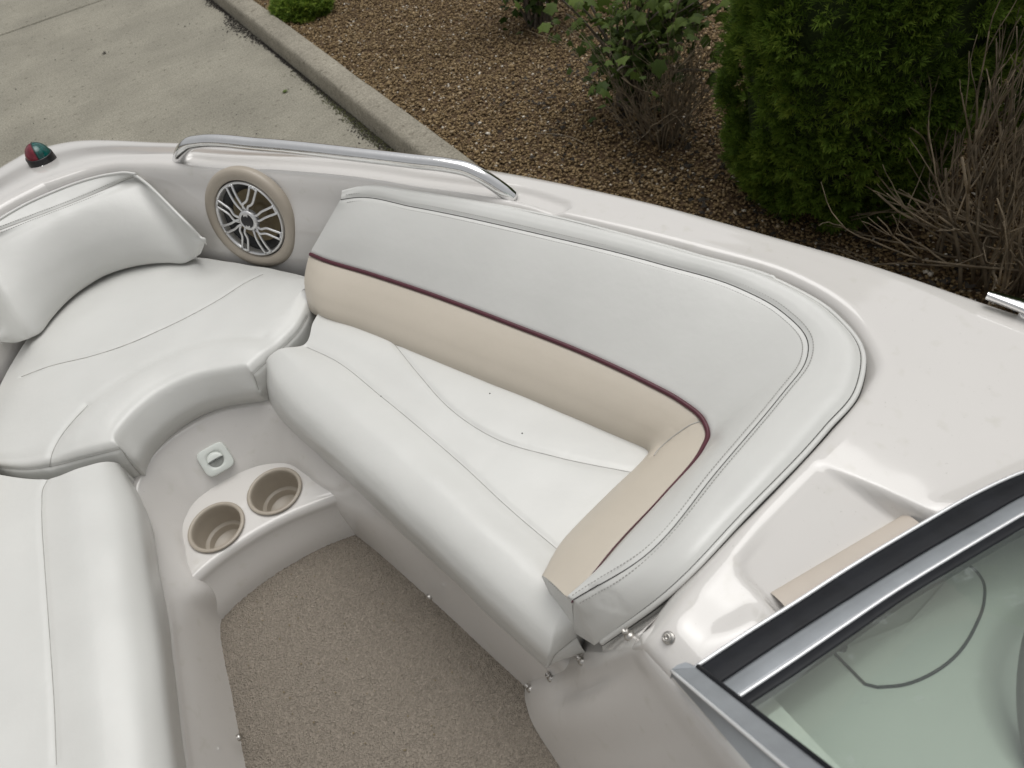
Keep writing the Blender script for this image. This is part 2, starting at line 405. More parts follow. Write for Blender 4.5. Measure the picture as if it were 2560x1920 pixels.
g_ = obj('ground', [(-150, -150, -.13), (150, -150, -.13), (150, 150, -.13), (-150, 150, -.13)], [(0, 1, 2, 3)], M['soil']); g_['kind'] = 'structure'

# kerb
ys = np.linspace(-30, 60, 451)
prof = [(1.600, 1.690, -.1), (1.606, 1.694, .0), (1.618, 1.702, .095), (1.624, 1.708, .118), (1.638, 1.722, .131), (1.70, 1.782, .134), (1.775, 1.853, .133), (1.790, 1.868, .128), (1.797, 1.875, .11), (1.80, 1.878, -.1)]
G = np.array([[(kx(y, a, b), y, z) for y in ys] for a, b, z in prof])
G[2:8] += (rng.normal(0, .0016, G[2:8].shape))
kb = obj('kerb', G.reshape(-1, 3), grid_faces(*G.shape[:2]), M['kerb']); kb['kind'] = 'structure'

# planting bed under the stones
xs = np.concatenate([np.linspace(1.78, 6, 60), np.linspace(6.5, 40, 20)]); ys2 = np.linspace(-30, 60, 200)
X, Y = np.meshgrid(xs, ys2); Z = .085+.02*np.sin(X*1.7)*np.cos(Y*1.3)+.05*sstep(2.3, 4.5, X)
gb = obj('planting_bed', np.stack([X, Y, Z], -1).reshape(-1, 3), grid_faces(*X.shape), M['soil']); gb['kind'] = 'structure'
def bed_z(x, y): return .085+.02*np.sin(x*1.7)*np.cos(y*1.3)+.05*sstep(2.3, 4.5, x)

# gravel
def gravel():
    base = np.array([(1, 0, 0), (-.75, .65, .1), (-.7, -.7, 0), (.15, .75, .55), (.2, -.6, .65), (-.35, .05, .8)], float)
    fc = np.array([(0, 3, 4), (3, 5, 4), (0, 1, 3), (1, 5, 3), (1, 2, 5), (2, 4, 5), (2, 0, 4), (0, 2, 1)])
    n = 118000
    y = .15+8.2*rng.uniform(0, 1, n)**1.1; x = rng.uniform(0, 1, n)**1.1*2.7+kx(y, 1.81, 1.886)
    big = rng.random(n) < .035
    r = rng.uniform(.0068, .0125, n)*(1+.6*big)
    tint = np.clip(rng.normal(.45, .2, n), 0, .88); wh = rng.random(n) < .045; tint[wh] = rng.uniform(.86, 1, wh.sum())
    dk = rng.random(n) < .1; tint[dk] = rng.uniform(0, .15, dk.sum())
    sc = np.stack([rng.uniform(.7, 1.35, n), rng.uniform(.7, 1.1, n), rng.uniform(.45, .8, n)], 1)*r[:, None]
    ang = rng.uniform(0, 6.283, n); tl = rng.normal(0, .35, n)
    b = base[None]*(1+rng.normal(0, .13, (n, 6, 1)))*sc[:, None]
    c, s_ = np.cos(tl)[:, None], np.sin(tl)[:, None]
    b = np.stack([b[..., 0]*c-b[..., 2]*s_, b[..., 1], b[..., 0]*s_+b[..., 2]*c], -1)
    c, s_ = np.cos(ang)[:, None], np.sin(ang)[:, None]
    b = np.stack([b[..., 0]*c-b[..., 1]*s_, b[..., 0]*s_+b[..., 1]*c, b[..., 2]], -1)
    pos = np.stack([x, y, bed_z(x, y)+.004+rng.uniform(0, .012, n)], 1)
    v = (b+pos[:, None]).reshape(-1, 3)
    f = (fc[None]+(np.arange(n)*6)[:, None, None]).reshape(-1, 3)
    me = make_mesh('gravel', v, f); tint_attr(me, np.repeat(tint, 6))
    o = link('gravel', me, M['stone'], smooth=False); tag(o, kind='stuff')
gravel()

# dirt, moss and grit along the foot of the kerb, bits on the slab
def grit(name, n, fx, fy, size, tlo, thi, z=0.):
    base = np.array([(1, 0, 0), (-.8, .5, 0), (-.7, -.6, 0), (.1, .1, .7)], float); fc = np.array([(0, 1, 3), (1, 2, 3), (2, 0, 3)])
    y = fy(n); x = fx(y); ang = rng.uniform(0, 6.28, n); r = rng.uniform(*size, n)
    b = base[None]*r[:, None, None]*(1+rng.normal(0, .3, (n, 4, 1)))
    c, s_ = np.cos(ang)[:, None], np.sin(ang)[:, None]
    b = np.stack([b[..., 0]*c-b[..., 1]*s_, b[..., 0]*s_+b[..., 1]*c, b[..., 2]], -1)
    v = (b+np.stack([x, y, np.full(n, z+.002)], 1)[:, None]).reshape(-1, 3)
    f = (fc[None]+(np.arange(n)*4)[:, None, None]).reshape(-1, 3)
    me = make_mesh(name, v, f); tint_attr(me, np.repeat(rng.uniform(tlo, thi, n), 4))
    return tag(link(name, me, M['moss'], smooth=False), kind='stuff')
def wob(y): return .02+.05*np.clip(np.sin(y*2.1+.4)+.6*np.sin(y*5.3)+.4*np.sin(y*11), 0, 2)
grit('kerb_dirt', 9000, lambda y: kx(y, 1.606, 1.692)-np.abs(rng.normal(0, 1, len(y)))*wob(y)*.6, lambda n: rng.uniform(1.5, 9.5, n), (.003, .009), 0, .55)
grit('kerb_moss', 2200, lambda y: kx(y, 1.604, 1.69)-np.abs(rng.normal(0, 1, len(y)))*.03, lambda n: np.clip(rng.normal(4.0, .5, n), 2.8, 5.2), (.003, .008), .6, 1)
grit('drive_specks', 420, lambda y: rng.uniform(-4, 1.5, len(y)), lambda n: rng.uniform(2.0, 9, n), (.002, .008), 0, .4)

# ================================================================== BOAT
boat = empty('boat', 'white open-bow motorboat with cream and white upholstery parked on the concrete drive', 'boat')
# ---- deck and hull --------------------------------------------------
Lp = np.array([(0, 1.795), (.10, 1.775), (.20, 1.695), (.333, 1.506), (.497, 1.280), (.654, 1.046), (.760, .838), (.847, .628), (.894, .484), (.891, .379), (.846, .296), (.794, .267), (.70, .251), (.52, .232), (.41, .216), (.345, .203), (.327, .203), (.319, .203)])
Ep = np.array([(0, 2.090), (.10, 2.045), (.285, 1.835), (.50, 1.555), (.665, 1.305), (.805, 1.060), (.915, .800), (.985, .585), (1.042, .385), (1.082, .206), (1.118, .03), (1.00, -.02), (.76, .036), (.55, .072), (.43, .088), (.345, .098), (.325, .085), (.316, .07)])
nk = len(Lp)
tanL = np.gradient(Lp, axis=0); tanL /= np.linalg.norm(tanL, axis=1, keepdims=True)
inn = np.stack([tanL[:, 1], -tanL[:, 0]], 1)
inn *= np.sign(((np.array([.35, .75])-Lp)*inn).sum(1))[:, None]; inn[0] = (0, -1)
def rail(xy, z): return np.column_stack([xy, np.full(nk, z) if np.isscalar(z) else z])
zE = np.array([1.415, 1.415, 1.418, 1.42, 1.42, 1.422, 1.425, 1.43, 1.435, 1.438, 1.45, 1.466, 1.466, 1.466, 1.466, 1.465, 1.452, 1.405])
zL = np.array([1.448]*4+[1.450, 1.450, 1.452, 1.455, 1.458, 1.460, 1.462]+[1.462]*4+[1.460, 1.448, 1.40])
side = np.array([1.]*11+[0.]*7)            # stations with a real outer edge
outw = Ep-Lp; outw /= np.linalg.norm(outw, axis=1, keepdims=True)
W = np.linalg.norm(Ep-Lp, axis=1)
def between(f): return Lp+(Ep-Lp)*f[:, None] if hasattr(f, '__len__') else Lp+(Ep-Lp)*f
wall_in = np.array([.045, .05, .066, .066, .06]+[.03]*(nk-5))
e1 = np.where(side > 0, 1-.016/W, .97)
ridge = np.array([.30, .30, .34, .46, .46, .46]+[.5]*12)
rails = [
    rail(Ep-outw*(.22*side)[:, None], np.where(side > 0, .62, zE)-.001),
    rail(Ep-outw*(.02*side)[:, None], np.where(side > 0, 1.15, zE)),
    rail(Ep-outw*(.0*side)[:, None], zE-.045*side),
    rail(Ep-outw*(.001*side)[:, None], zE-.008*side),
    rail(between(e1), zE+np.where(np.arange(nk) > 3, .010, .006)*side),
    rail(between(np.where(side > 0, np.maximum(.66, ridge+.2), .7)), np.where(np.arange(nk) > 3, zL+.0035, zE+.018)),
    rail(between(ridge), np.where(np.arange(nk) > 3, zL+.0055, zL+.003)),
    rail(between(.034/W), zL+.0062),
    rail(between(.022/W), zL+.0070), rail(between(.012/W), zL+.0068),
    rail(between(.005/W), zL+.0042),
    rail(Lp+inn*.006, zL-.012),
    rail(Lp+inn*.016, zL-.034),
    rail(Lp+inn*(wall_in*.55+.008)[:, None], zL-.085),
    rail(Lp+inn*wall_in[:, None], 1.27),
    rail(Lp+inn*(wall_in*1.35)[:, None], 1.10)]
G, vr, ur = loft(rails, 620, 150, vb=(2,))
# grab rail recess, pad recess
xy = G[..., :2].reshape(-1, 2); z = G[..., 2].reshape(-1)
top = (np.repeat(np.arange(G.shape[0]), G.shape[1]) > vr[4]) & (np.repeat(np.arange(G.shape[0]), G.shape[1]) < vr[11])
rec_c = np.array([(.292, 1.640), (.330, 1.580), (.440, 1.447), (.553, 1.287), (.628, 1.158), (.698, 1.044), (.738, .970), (.762, .895)])
rec_c = smooth_line(np.column_stack([rec_c, np.zeros(len(rec_c))]), 80)[:, :2]
d = seg_dist(xy, rec_c)
z = z-np.where(top, .0105*(1-sstep(.011, .027, d)), 0)
rampf = sstep(.232, .13, xy[:, 1])**.9*np.clip((.240-xy[:, 1])/.10, 0, 1.15)
xr = .641+(.237-xy[:, 1])*.30; xl = .455-(.203-xy[:, 1])*.03
xl = np.where(xy[:, 1] > .203, .455+(xy[:, 1]-.203)*5.2, xl)+.02*sstep(.185, .215, xy[:, 1])
ins = sstep(-.004, .010, xr-xy[:, 0])*sstep(-.004, .018, xy[:, 0]-xl)
z = z-np.where(top, .030*np.clip(sstep(.245, .11, xy[:, 1]), 0, 1)*ins, 0)
# coaming swell towards the windscreen base
ywa = .140-(xy[:, 0]-.332)*.155-.10*np.clip(xy[:, 0]-.62, 0, 1)
z = z+np.where(top, .009*sstep(.040, .012, xy[:, 1]-ywa)*sstep(.0, .03, np.maximum(xl-xy[:, 0], xy[:, 0]-xr))*sstep(.355, .42, xy[:, 0]), 0)
G[..., 2] = z.reshape(G.shape[:2])
deckG = G
Gm = G*np.array([-1, 1, 1])
v = np.concatenate([G.reshape(-1, 3), Gm.reshape(-1, 3)]); k = G.shape[0]*G.shape[1]
f = np.concatenate([grid_faces(*G.shape[:2]), grid_faces(*G.shape[:2], off=k, flip=True)])
cen = v[f].mean(1); sp_ax = np.array([-.7815, -.5678, .2588]); keep = np.ones(len(f), bool)
for s_ in (1, -1):
    r_ = cen*np.array([s_, 1, 1])-np.array([.316, 1.439, 1.372]); h_ = r_@sp_ax
    keep &= ~((np.linalg.norm(r_-h_[:, None]*sp_ax, axis=1) < .0925) & (h_ > -.06) & (h_ < .008))
obj('deck_moulding', v, f[keep], M['gel'], boat)
# hull bottom
n_ = 40
ey = np.linspace(-2.2, 2.0, n_)
hull = []
for s_ in np.linspace(-1, 1, 25):
    hull.append([(s_*min(.92, .92*math.sqrt(max(0., (2.02-y)/1.2))) if y > .8 else s_*.92, y, .36+.28*abs(s_)+max(0, (y-.9))**2*.22) for y in ey])
G = np.array(hull); obj('hull_bottom', G.reshape(-1, 3), grid_faces(*G.shape[:2]), M['gel'], boat)
for s_ in (-1, 1):
    G = np.array([[(s_*x, y, z) for y in np.linspace(-2.2, .028, 20)] for x, z in ((.91, .63), (1.10, 1.15), (1.120, 1.40), (1.117, 1.436), (1.09, 1.448), (.95, 1.461), (.93, 1.445), (.91, 1.0))])
    obj('side_deck', G.reshape(-1, 3), grid_faces(*G.shape[:2]), M['gel'], boat)

# ---- footwell lining -------------------------------------------------
cols = [((.315, .24, 1.12), (.300, .24), (.270, .25)), ((.285, .39, 1.12), (.270, .39), (.243, .398)), ((.231, .674, 1.12), (.220, .674), (.191, .674)), ((.197, .86, 1.12), (.170, .862), (.153, .862)),
        ((.187, .95, 1.13), (.143, .944), (.125, .95)), ((.172, 1.03, 1.15), (.131, .995), (.11, 1.0)), ((.133, 1.111, 1.17), (.108, 1.046), (.085, 1.035)),
        ((.091, 1.136, 1.172), (.075, 1.071), (.06, 1.06)), ((.045, 1.153, 1.175), (.040, 1.084), (.03, 1.07)), ((-.003, 1.159, 1.175), (-.003, 1.090), (0, 1.075)),
        ((-.055, 1.153, 1.175), (-.046, 1.089), (-.04, 1.075)), ((-.105, 1.130, 1.172), (-.085, 1.077), (-.07, 1.06)), ((-.135, 1.10, 1.165), (-.113, 1.048), (-.095, 1.035)),
        ((-.163, 1.03, 1.14), (-.133, .978), (-.115, .97)), ((-.179, .94, 1.125), (-.143, .91), (-.13, .91)), ((-.190, .864, 1.12), (-.172, .868), (-.154, .87)),
        ((-.222, .719, 1.12), (-.208, .722), (-.184, .73)), ((-.251, .582, 1.12), (-.238, .586), (-.211, .59)), ((-.305, .30, 1.12), (-.292, .30), (-.266, .30)), ((-.40, -.2, 1.12), (-.387, -.2), (-.36, -.2))]
tp = np.array([c[0] for c in cols]); md = np.array([c[1]+(1.07,) for c in cols]); bt = np.array([c[2]+(.93,) for c in cols])
od = tp[:, :2]-bt[:, :2]; od /= np.linalg.norm(od, axis=1, keepdims=True)
def offs(p, d, dz): return np.column_stack([p[:, :2]+od*d, p[:, 2]+dz])
G, _, _ = loft([offs(tp, .12, .004), offs(tp, .03, .004), offs(tp, .008, .003), offs(tp, .0, -.006), tp*.5+md*.5+np.array([0, 0, -.002]), md, bt], 300, 60)
obj('footwell_lining', G.reshape(-1, 3), grid_faces(*G.shape[:2]), M['gel'], boat)
# ---- cup holder shelf -----------------------------------------------
cupc = [at(*((440+1514/6.144), 1140+537/6.144), 1.074), at(*((440+620/6.144), 1140+1089/6.144), 1.074)]
bk = [(.195, .93), (.138, 1.03), (.075, 1.105), (0, 1.118), (-.075, 1.105), (-.138, 1.03), (-.195, .94)]
fr_ = [(.190, .889), (.112, .912), (.06, .925), (0, .932), (-.07, .931), (-.115, .925), (-.190, .902)]
cp = [(.175, .866), (.10, .888), (.05, .897), (-.012, .902), (-.075, .899), (-.121, .891), (-.190, .866)]
bk, fr_, cp = np.array(bk), np.array(fr_), np.array(cp)
def r3(a, z): return np.column_stack([a, np.full(len(a), z)])
G, _, _ = loft([r3(bk, 1.073), r3(bk*.86+fr_*.14, 1.0708), r3(bk*.72+fr_*.28, 1.070), r3(bk*.12+fr_*.88, 1.070), r3(fr_+(0, .003), 1.0685), r3(fr_-(0, .0035), 1.060), r3(fr_*.9+cp*.1-(0, .003), 1.045), r3(cp+(0, .004), .975), r3(cp, .94)], 150, 120)
v = G.reshape(-1, 3); f = grid_faces(*G.shape[:2]); cen = v[f].mean(1)
keep = np.ones(len(f), bool)
for c in cupc: keep &= ~((np.linalg.norm(cen[:, :2]-c[:2], axis=1) < .0495) & (cen[:, 2] > 1.05))
obj('cup_holder_shelf', v, f[keep], M['gel'], boat)
for c in cupc:
    mm = Mesher(); mm.lathe([(.0515, -.004), (.0560, -.001), (.0568, .001), (.0556, .0028), (.0525, .0036), (.0495, .0028), (.0480, -.001), (.0470, -.012), (.0448, -.052), (.0438, -.0535), (.0375, -.054), (.0365, -.0555), (.0352, -.070), (.0342, -.0712), (.001, -.0712)], c, (0, 0, 1), 64)
    mm.build('cup_holder', M['cup'], boat)
# courtesy light / pull in the back wall of the footwell
pc = at(*pix('B', 1385, 897), 1.120)
pn = np.array([-.02, -.72, .69]); pn /= np.linalg.norm(pn); ph = np.cross([0, 0, 1], pn); ph /= np.linalg.norm(ph); pv = np.cross(pn, ph)
def plate_pt(a, b, h): return pc+ph*a+pv*b+pn*h
def superr(w_, h_, e, n=48):
    t_ = np.linspace(0, 2*np.pi, n, endpoint=False); c_, s_ = np.cos(t_), np.sin(t_)
    return np.sign(c_)*np.abs(c_)**e*w_, np.sign(s_)*np.abs(s_)**e*h_
courtesy = None
pc = pc-pn*.004
rings = []
for k_, h in ((1.0, -.014), (1.0, .000), (.98, .0022), (.94, .0030), (.66, .0030)):
    a, b = superr(.0300*k_, .0295*k_, .42); rings.append([plate_pt(x, y, h) for x, y in zip(a, b)])
a = np.linspace(0, 2*np.pi, 48, endpoint=False)
for r_, h in ((.0178, .0027), (.0169, .0013), (.0160, .0008), (.001, .0008)): rings.append([plate_pt(math.cos(t_)*r_, math.sin(t_)*r_, h) for t_ in a])
G = np.array(rings); G = np.concatenate([G, G[:, :1]], 1)
courtesy = obj('courtesy_light', G.reshape(-1, 3), grid_faces(*G.shape[:2]), M['plate'], boat)
hv = [plate_pt(0, -.001, .0016)]+[plate_pt(math.cos(t_)*.0154, math.sin(t_)*.0154-.001, .0014) for t_ in np.linspace(math.pi, 2*math.pi, 20)]
obj('lens', hv, [(0, i, i+1) for i in range(1, 20)], M['plate_dark'], courtesy, smooth=False)
hood = []
for k_ in np.linspace(0, 1, 8):
    hood.append([plate_pt(math.cos(t_)*.0160, math.sin(t_)*.0160*math.cos(k_*1.45), .0010+.006*math.sin(k_*1.5)) for t_ in np.linspace(0, math.pi, 24)])
G = np.array(hood); obj('hood', G.reshape(-1, 3), grid_faces(*G.shape[:2]), M['plate'], courtesy)
# ---- carpet ------------------------------------------------------------
xs = np.arange(-.36, .30, .0032); ys_ = np.arange(-.55, .925, .0032); X, Y = np.meshgrid(xs, ys_)
Z = .951+rng.random(X.shape)*.0034+.003*np.sin(X*21)*np.sin(Y*17)*.3
X = X+rng.normal(0, .0006, X.shape); Y = Y+rng.normal(0, .0006, Y.shape)
cpt = obj('carpet', np.stack([X, Y, Z], -1).reshape(-1, 3), grid_faces(*X.shape), M['carpet'], boat, smooth=False)
# loops standing along the cut edges
# ---- console wall by the walk-through --------------------------------
C1 = P('K', [(50, 985), (95, 935), (250, 885), (420, 822), (650, 735), (880, 605), (1080, 500), (1195, 452)], [.955, .985, 1.05, 1.10, 1.19, 1.295, 1.385, 1.43])
hts = C1[:, 2]
def colm(b, t_, bow=0):  # column of a nearly flat wall from bottom b to top t_
    k_ = (hts-hts[0])/(hts[-1]-hts[0]); return np.column_stack([b[0]+(t_[0]-b[0])*k_+bow*np.sin(k_*3.14), b[1]+(t_[1]-b[1])*k_, hts])
fwd_ = np.clip((1.345-hts)/.11, 0, 1)[:, None]      # the flange steps forward only below the arm of the backrest
C0a = C1+np.array([.010, .008, .0])+fwd_*np.array([0, .006, 0]); C0b = C1+np.array([.045, .012, .0])+fwd_*np.array([0, .032, 0]); C0c = C1+np.array([.14, .020, .0])+fwd_*np.array([0, .05, 0])
k1 = C1+np.array([-.006, -.014, -.001]); k2 = C1*.55+colm((.218, .34), (.318, .16))*.45+np.array([-.004, -.006, 0])
wallcols = [C0c, C0b, C0a, C1, k1, k2, colm((.2135, .27), (.313, .09)), colm((.205, .12), (.311, -.05)), colm((.19, -.1), (.310, -.25)), colm((.16, -.5), (.31, -.6))]
wc = np.array(wallcols)           # (cols, heights, 3)
tops = wc[:, -1].copy()
ext1 = tops+np.array([.004, .002, .010]); ext2 = tops+np.array([.014, .0, .016]); ext3 = tops+np.array([.034, .0, .018]); ext4 = tops+np.array([.075, 0, .018])
for e_, q_ in ((ext1, 0), (ext2, 0), (ext3, 0), (ext4, 0)):
    e_[:3] = tops[:3]+np.array([0, 0, .006])
allr = [wc[:, i] for i in range(len(hts))]+[ext1, ext2, ext3, ext4]
Gc, _, _ = loft(allr, 160, 120)
v = Gc.reshape(-1, 3); v2 = v*np.array([-1, 1, 1])
f = grid_faces(*Gc.shape[:2]); obj('console_moulding', np.concatenate([v, v2]), np.concatenate([f, grid_faces(*Gc.shape[:2], off=len(v), flip=True)]), M['gel'], boat)

# ---- grab rail -----------------------------------------------------------
rp_ = [at(*pix('L', 190, 326), 1.448), at(*pix('L', 200, 270), 1.466), at(*pix('L', 240, 200), 1.488), at(*pix('L', 300, 152), 1.502), at(*pix('L', 390, 136), 1.507), at(*pix('L', 1000, 168), 1.508), at(*pix('L', 2000, 272), 1.508),
       at(*pix('M', 480, 160), 1.508), at(*pix('M', 850, 205), 1.507), at(*pix('M', 990, 235), 1.504), at(*pix('M', 1100, 285), 1.496), at(*pix('M', 1230, 365), 1.479), at(*pix('M', 1330, 436), 1.463), at(*pix('M', 1410, 500), 1.446)]
rl = smooth_line(rp_, 150)
mm = Mesher(); mm.tube(rl, .0142, 20); gr = mm.build('grab_rail', M['steel'], boat)
# ---- speakers -------------------------------------------------------------
def speaker(mirror):
    c = np.array([.3215, 1.443, 1.3702]); az, el = math.radians(216), math.radians(15)
    ax = np.array([math.cos(az)*math.cos(el), math.sin(az)*math.cos(el), math.sin(el)])
    h = np.cross([0, 0, 1], ax); h /= np.linalg.norm(h); vv = np.cross(ax, h)
    sx = -1 if mirror else 1
    def put(mm_, nm, m_, par, **kw):
        vv_ = np.concatenate(mm_.v)*np.array([sx, 1, 1]); return obj(nm, vv_, mm_.f, m_, par, **kw)
    q = Mesher(); q.lathe([(.114, -.02), (.1148, -.008), (.113, -.003), (.108, .0008), (.100, .0022), (.093, .0008), (.0885, -.002), (.0875, -.008), (.087, -.02)], c, ax, 72, h)
    ring = put(q, 'speaker', M['ring'], boat)
    q = Mesher(); q.lathe([(.088, -.008), (.0855, -.006), (.0845, -.012), (.084, -.03)], c, ax, 64, h); put(q, 'gasket', M['black'], ring)
    q = Mesher(); q.lathe([(.0855, -.008), (.0845, -.001), (.0825, .0005), (.0800, -.0012), (.0778, -.008), (.0770, -.016)], c, ax, 72, h); put(q, 'rim', M['grille'], ring)
    q = Mesher(); q.lathe([(.0835, -.018), (.078, -.016), (.068, -.020), (.059, -.032)], c, ax, 48, h); put(q, 'surround', M['black'], ring)
    q = Mesher(); q.lathe([(.060, -.030), (.03, -.052), (.022, -.056), (.021, -.046), (.015, -.038), (.001, -.036)], c, ax, 48, h); put(q, 'cone', M['cone'], ring)
    # spokes: pairs of bars that kink half way
    def dirv(a_): return math.cos(a_)*h+math.sin(a_)*vv
    for i in range(8):
        a_ = math.radians(22+45*i); dr = dirv(a_); pr = np.cross(ax, dr); q = Mesher()
        kink = (.011 if i % 2 else -.003)*(-1 if i in (5, 6, 7) else 1)
        for s_ in (-1, 1):
            line = [(.019, s_*.0055+kink, -.001), (.034, s_*.0062+kink*.9, .0035), (.044, s_*.0070+kink*.25, .003), (.062, s_*.0074, .002), (.0815, s_*.0082, -.0012)]
            pts = [c+dr*r_+pr*o_+ax*z_ for r_, o_, z_ in line]; q.tube(smooth_line(pts, 14), .0027, 8)
            web = [c+dr*r_+pr*o_+ax*(z_-.003) for r_, o_, z_ in line]; q.tube(smooth_line(web, 14), .0011, 6)
        q.tube([c+dr*.0785+pr*-.0072-ax*.001, c+dr*.0805-ax*.0008, c+dr*.0785+pr*.0072-ax*.001], .0026, 6)
        put(q, 'spoke', M['grille'], ring)
    q = Mesher(); q.lathe([(.024, -.006), (.023, .003), (.0205, .006), (.0165, .0066), (.0155, .0055)], c, ax, 48, h); put(q, 'hub', M['grille'], ring)
    q = Mesher(); q.lathe([(.0158, .004), (.0150, .0068), (.012, .0076), (.0005, .0078)], c, ax, 40, h); put(q, 'hub_cap', M['black'], ring)
    for s_ in (-1, 1):
        q = Mesher(); q.box(c+vv*s_*.0142+ax*.0071, (.0052, .0026, .0008), np.column_stack([h, vv, ax])); 
        for o_ in (-.0042, .0042): q.box(c+vv*s_*.0118+h*o_+ax*.0073, (.0011, .0018, .0008), np.column_stack([h, vv, ax]))
        put(q, 'hub_mark', M['grille'], ring, smooth=False)
    return ring
speaker(False); speaker(True)
# ---- bow light ---------------------------------------------------------------
def bow_light():
    def at_l(x, y, z): return np.array([x, y, z])
    c = np.array([.020, 1.938, 1.432]); fw = np.array([.10, .993, -.05]); fw /= np.linalg.norm(fw)
    sd_ = np.cross(fw, [0, 0, 1]); sd_ /= np.linalg.norm(sd_); up = np.cross(sd_, fw)
    def body(t_, k_, h): # teardrop outline, blunt aft, tapering forward
        x = math.cos(t_); y = math.sin(t_); ln = .050 if x < 0 else .050
        return c+fw*(x*ln*k_*.78)+sd_*(y*.032*k_*(1-.12*max(x, 0)))+up*h
    ts = np.linspace(0, 2*np.pi, 48, endpoint=False)
    G = np.array([[body(t_, k_, h) for t_ in np.append(ts, ts[0])] for k_, h in ((1.0, -.012), (1.0, .004), (.985, .012), (.95, .026), (.92, .028), (.86, .027))])
    base = obj('bow_light', G.reshape(-1, 3), grid_faces(*G.shape[:2]), M['black'], boat)
    # dome: quarter lens halves, high at the aft bulkhead
    def dome(th, ph_):
        x = math.cos(th)*math.cos(ph_); y = math.sin(th)*math.cos(ph_); zz = math.sin(ph_)
        return c+fw*(x*.0350)+sd_*(y*.028)+up*(.024+zz*.030)
    for nm, t0, t1, m_ in (('green_lens', 0.03, math.pi-.03, M['lensG']), ('red_lens', math.pi+.03, 2*math.pi-.03, M['lensR'])):
        ths = np.linspace(t0, t1, 28); phs = np.linspace(0, math.pi/2-.02, 18)
        G = np.array([[dome(a_, b_) for a_ in ths] for b_ in phs])
        G[::1, ::2] += up*.0004
        obj(nm, G.reshape(-1, 3), grid_faces(*G.shape[:2]), m_, base)
    q = Mesher()
    q.tube([dome(0, b_) for b_ in np.linspace(0, math.pi/2, 14)]+[dome(math.pi, b_) for b_ in np.linspace(math.pi/2, 0, 14)], .0016, 6); q.build('divider', M['black'], base)
    q = Mesher(); sp_ = body(math.pi*1.02, .985, .010); q.lathe([(.0045, -.002), (.0045, .001), (.003, .0022), (.0005, .0018)], sp_, -fw, 20); q.build('screw', M['steel'], base)
bow_light()
# ---- snaps and screws ------------------------------------------------------
def snap(c, ax, s_=1.):
    ax = np.asarray(ax, float); ax /= np.linalg.norm(ax); q = Mesher()
    q.lathe([(.0086*s_, -.002), (.0086*s_, .0012), (.0076*s_, .0022), (.0050*s_, .0026), (.0046*s_, .0052), (.0060*s_, .0072), (.0058*s_, .0092), (.0044*s_, .0100), (.0034*s_, .0094), (.0030*s_, .0060), (.0004, .0058)], c, ax, 28)
    return q.build('snap_stud', M['stud'], boat)
console_bvh = bvh_of(Gc)
deck_bvh = bvh_of(deckG)
def hit(bv, c, x, y):
    l, n_ = on_surface(bv, c, [(x, y), (x+1, y)], 1); return l[0], n_[0]
for x, y in ((100, 915), (305, 810), (615, 648), (1085, 405)):
    try:
        p_, n_ = hit(console_bvh, 'K', x, y); snap(p_+np.array([.004, .006, 0]), n_*.25+np.array([-.12, .55, .75]), .78)
    except Exception: pass
p_, n_ = hit(deck_bvh, 'K', 1468, 375); snap(p_, n_, .85)
for c_, ax in ((at(*pix('H', 447, 548), 1.005)+np.array([-.002, 0, 0]), (-1, -.2, .25)), (at(*pix('C', 1533, 1452), .995)+np.array([.003, 0, 0]), (1, -.1, .25))):
    q = Mesher(); q.lathe([(.0062, -.004), (.0062, .0008), (.0045, .0026), (.0015, .0030), (.0004, .0022)], c_, ax, 20); q.build('screw', M['stud'], boat)
# ---- cleat -----------------------------------------------------------------------
def cleat():
    a0 = at(*pix('Q', 925, 530), 1.478); a1 = at(*pix('Q', 2250, 935), 1.478)
    dr = (a1-a0); dr[2] = 0; dr /= np.linalg.norm(dr); sd_ = np.array([-dr[1], dr[0], 0])
    q = Mesher()
    secs = []
    ln = .16
    for t_ in np.linspace(0, 1, 21):
        u = abs(t_-.5)*2; wd = .0065+.011*(1-u)**1.3; zt = 1.482+.006*u**2*0; th = .007
        if u > .95: wd *= .8
        cc = a0+dr*(t_*ln)+sd_*0; cc = np.array([cc[0], cc[1], zt])
        secs.append([cc+sd_*wd*s1+np.array([0, 0, s2]) for s1, s2 in ((1, -.001), (.8, .002), (-.8, .002), (-1, -.001), (-1, -th), (1, -th), (1, -.001))])
    G = np.array(secs); q.add(G.reshape(-1, 3), grid_faces(*G.shape[:2]).tolist())
    q.add(G[0, :6], [(0, 1, 2, 3, 4, 5)]); q.add(G[-1, :6], [(5, 4, 3, 2, 1, 0)])
    cl = q.build('cleat', M['steel'], boat)
    for t_ in (.34, .66):
        q = Mesher(); cc = a0+dr*(t_*ln); q.tube([np.array([cc[0], cc[1], zz]) for zz in (1.430, 1.445, 1.46, 1.478)], [.013, .009, .0085, .010], 14); q.build('cleat_foot', M['steel'], cl)
cleat()

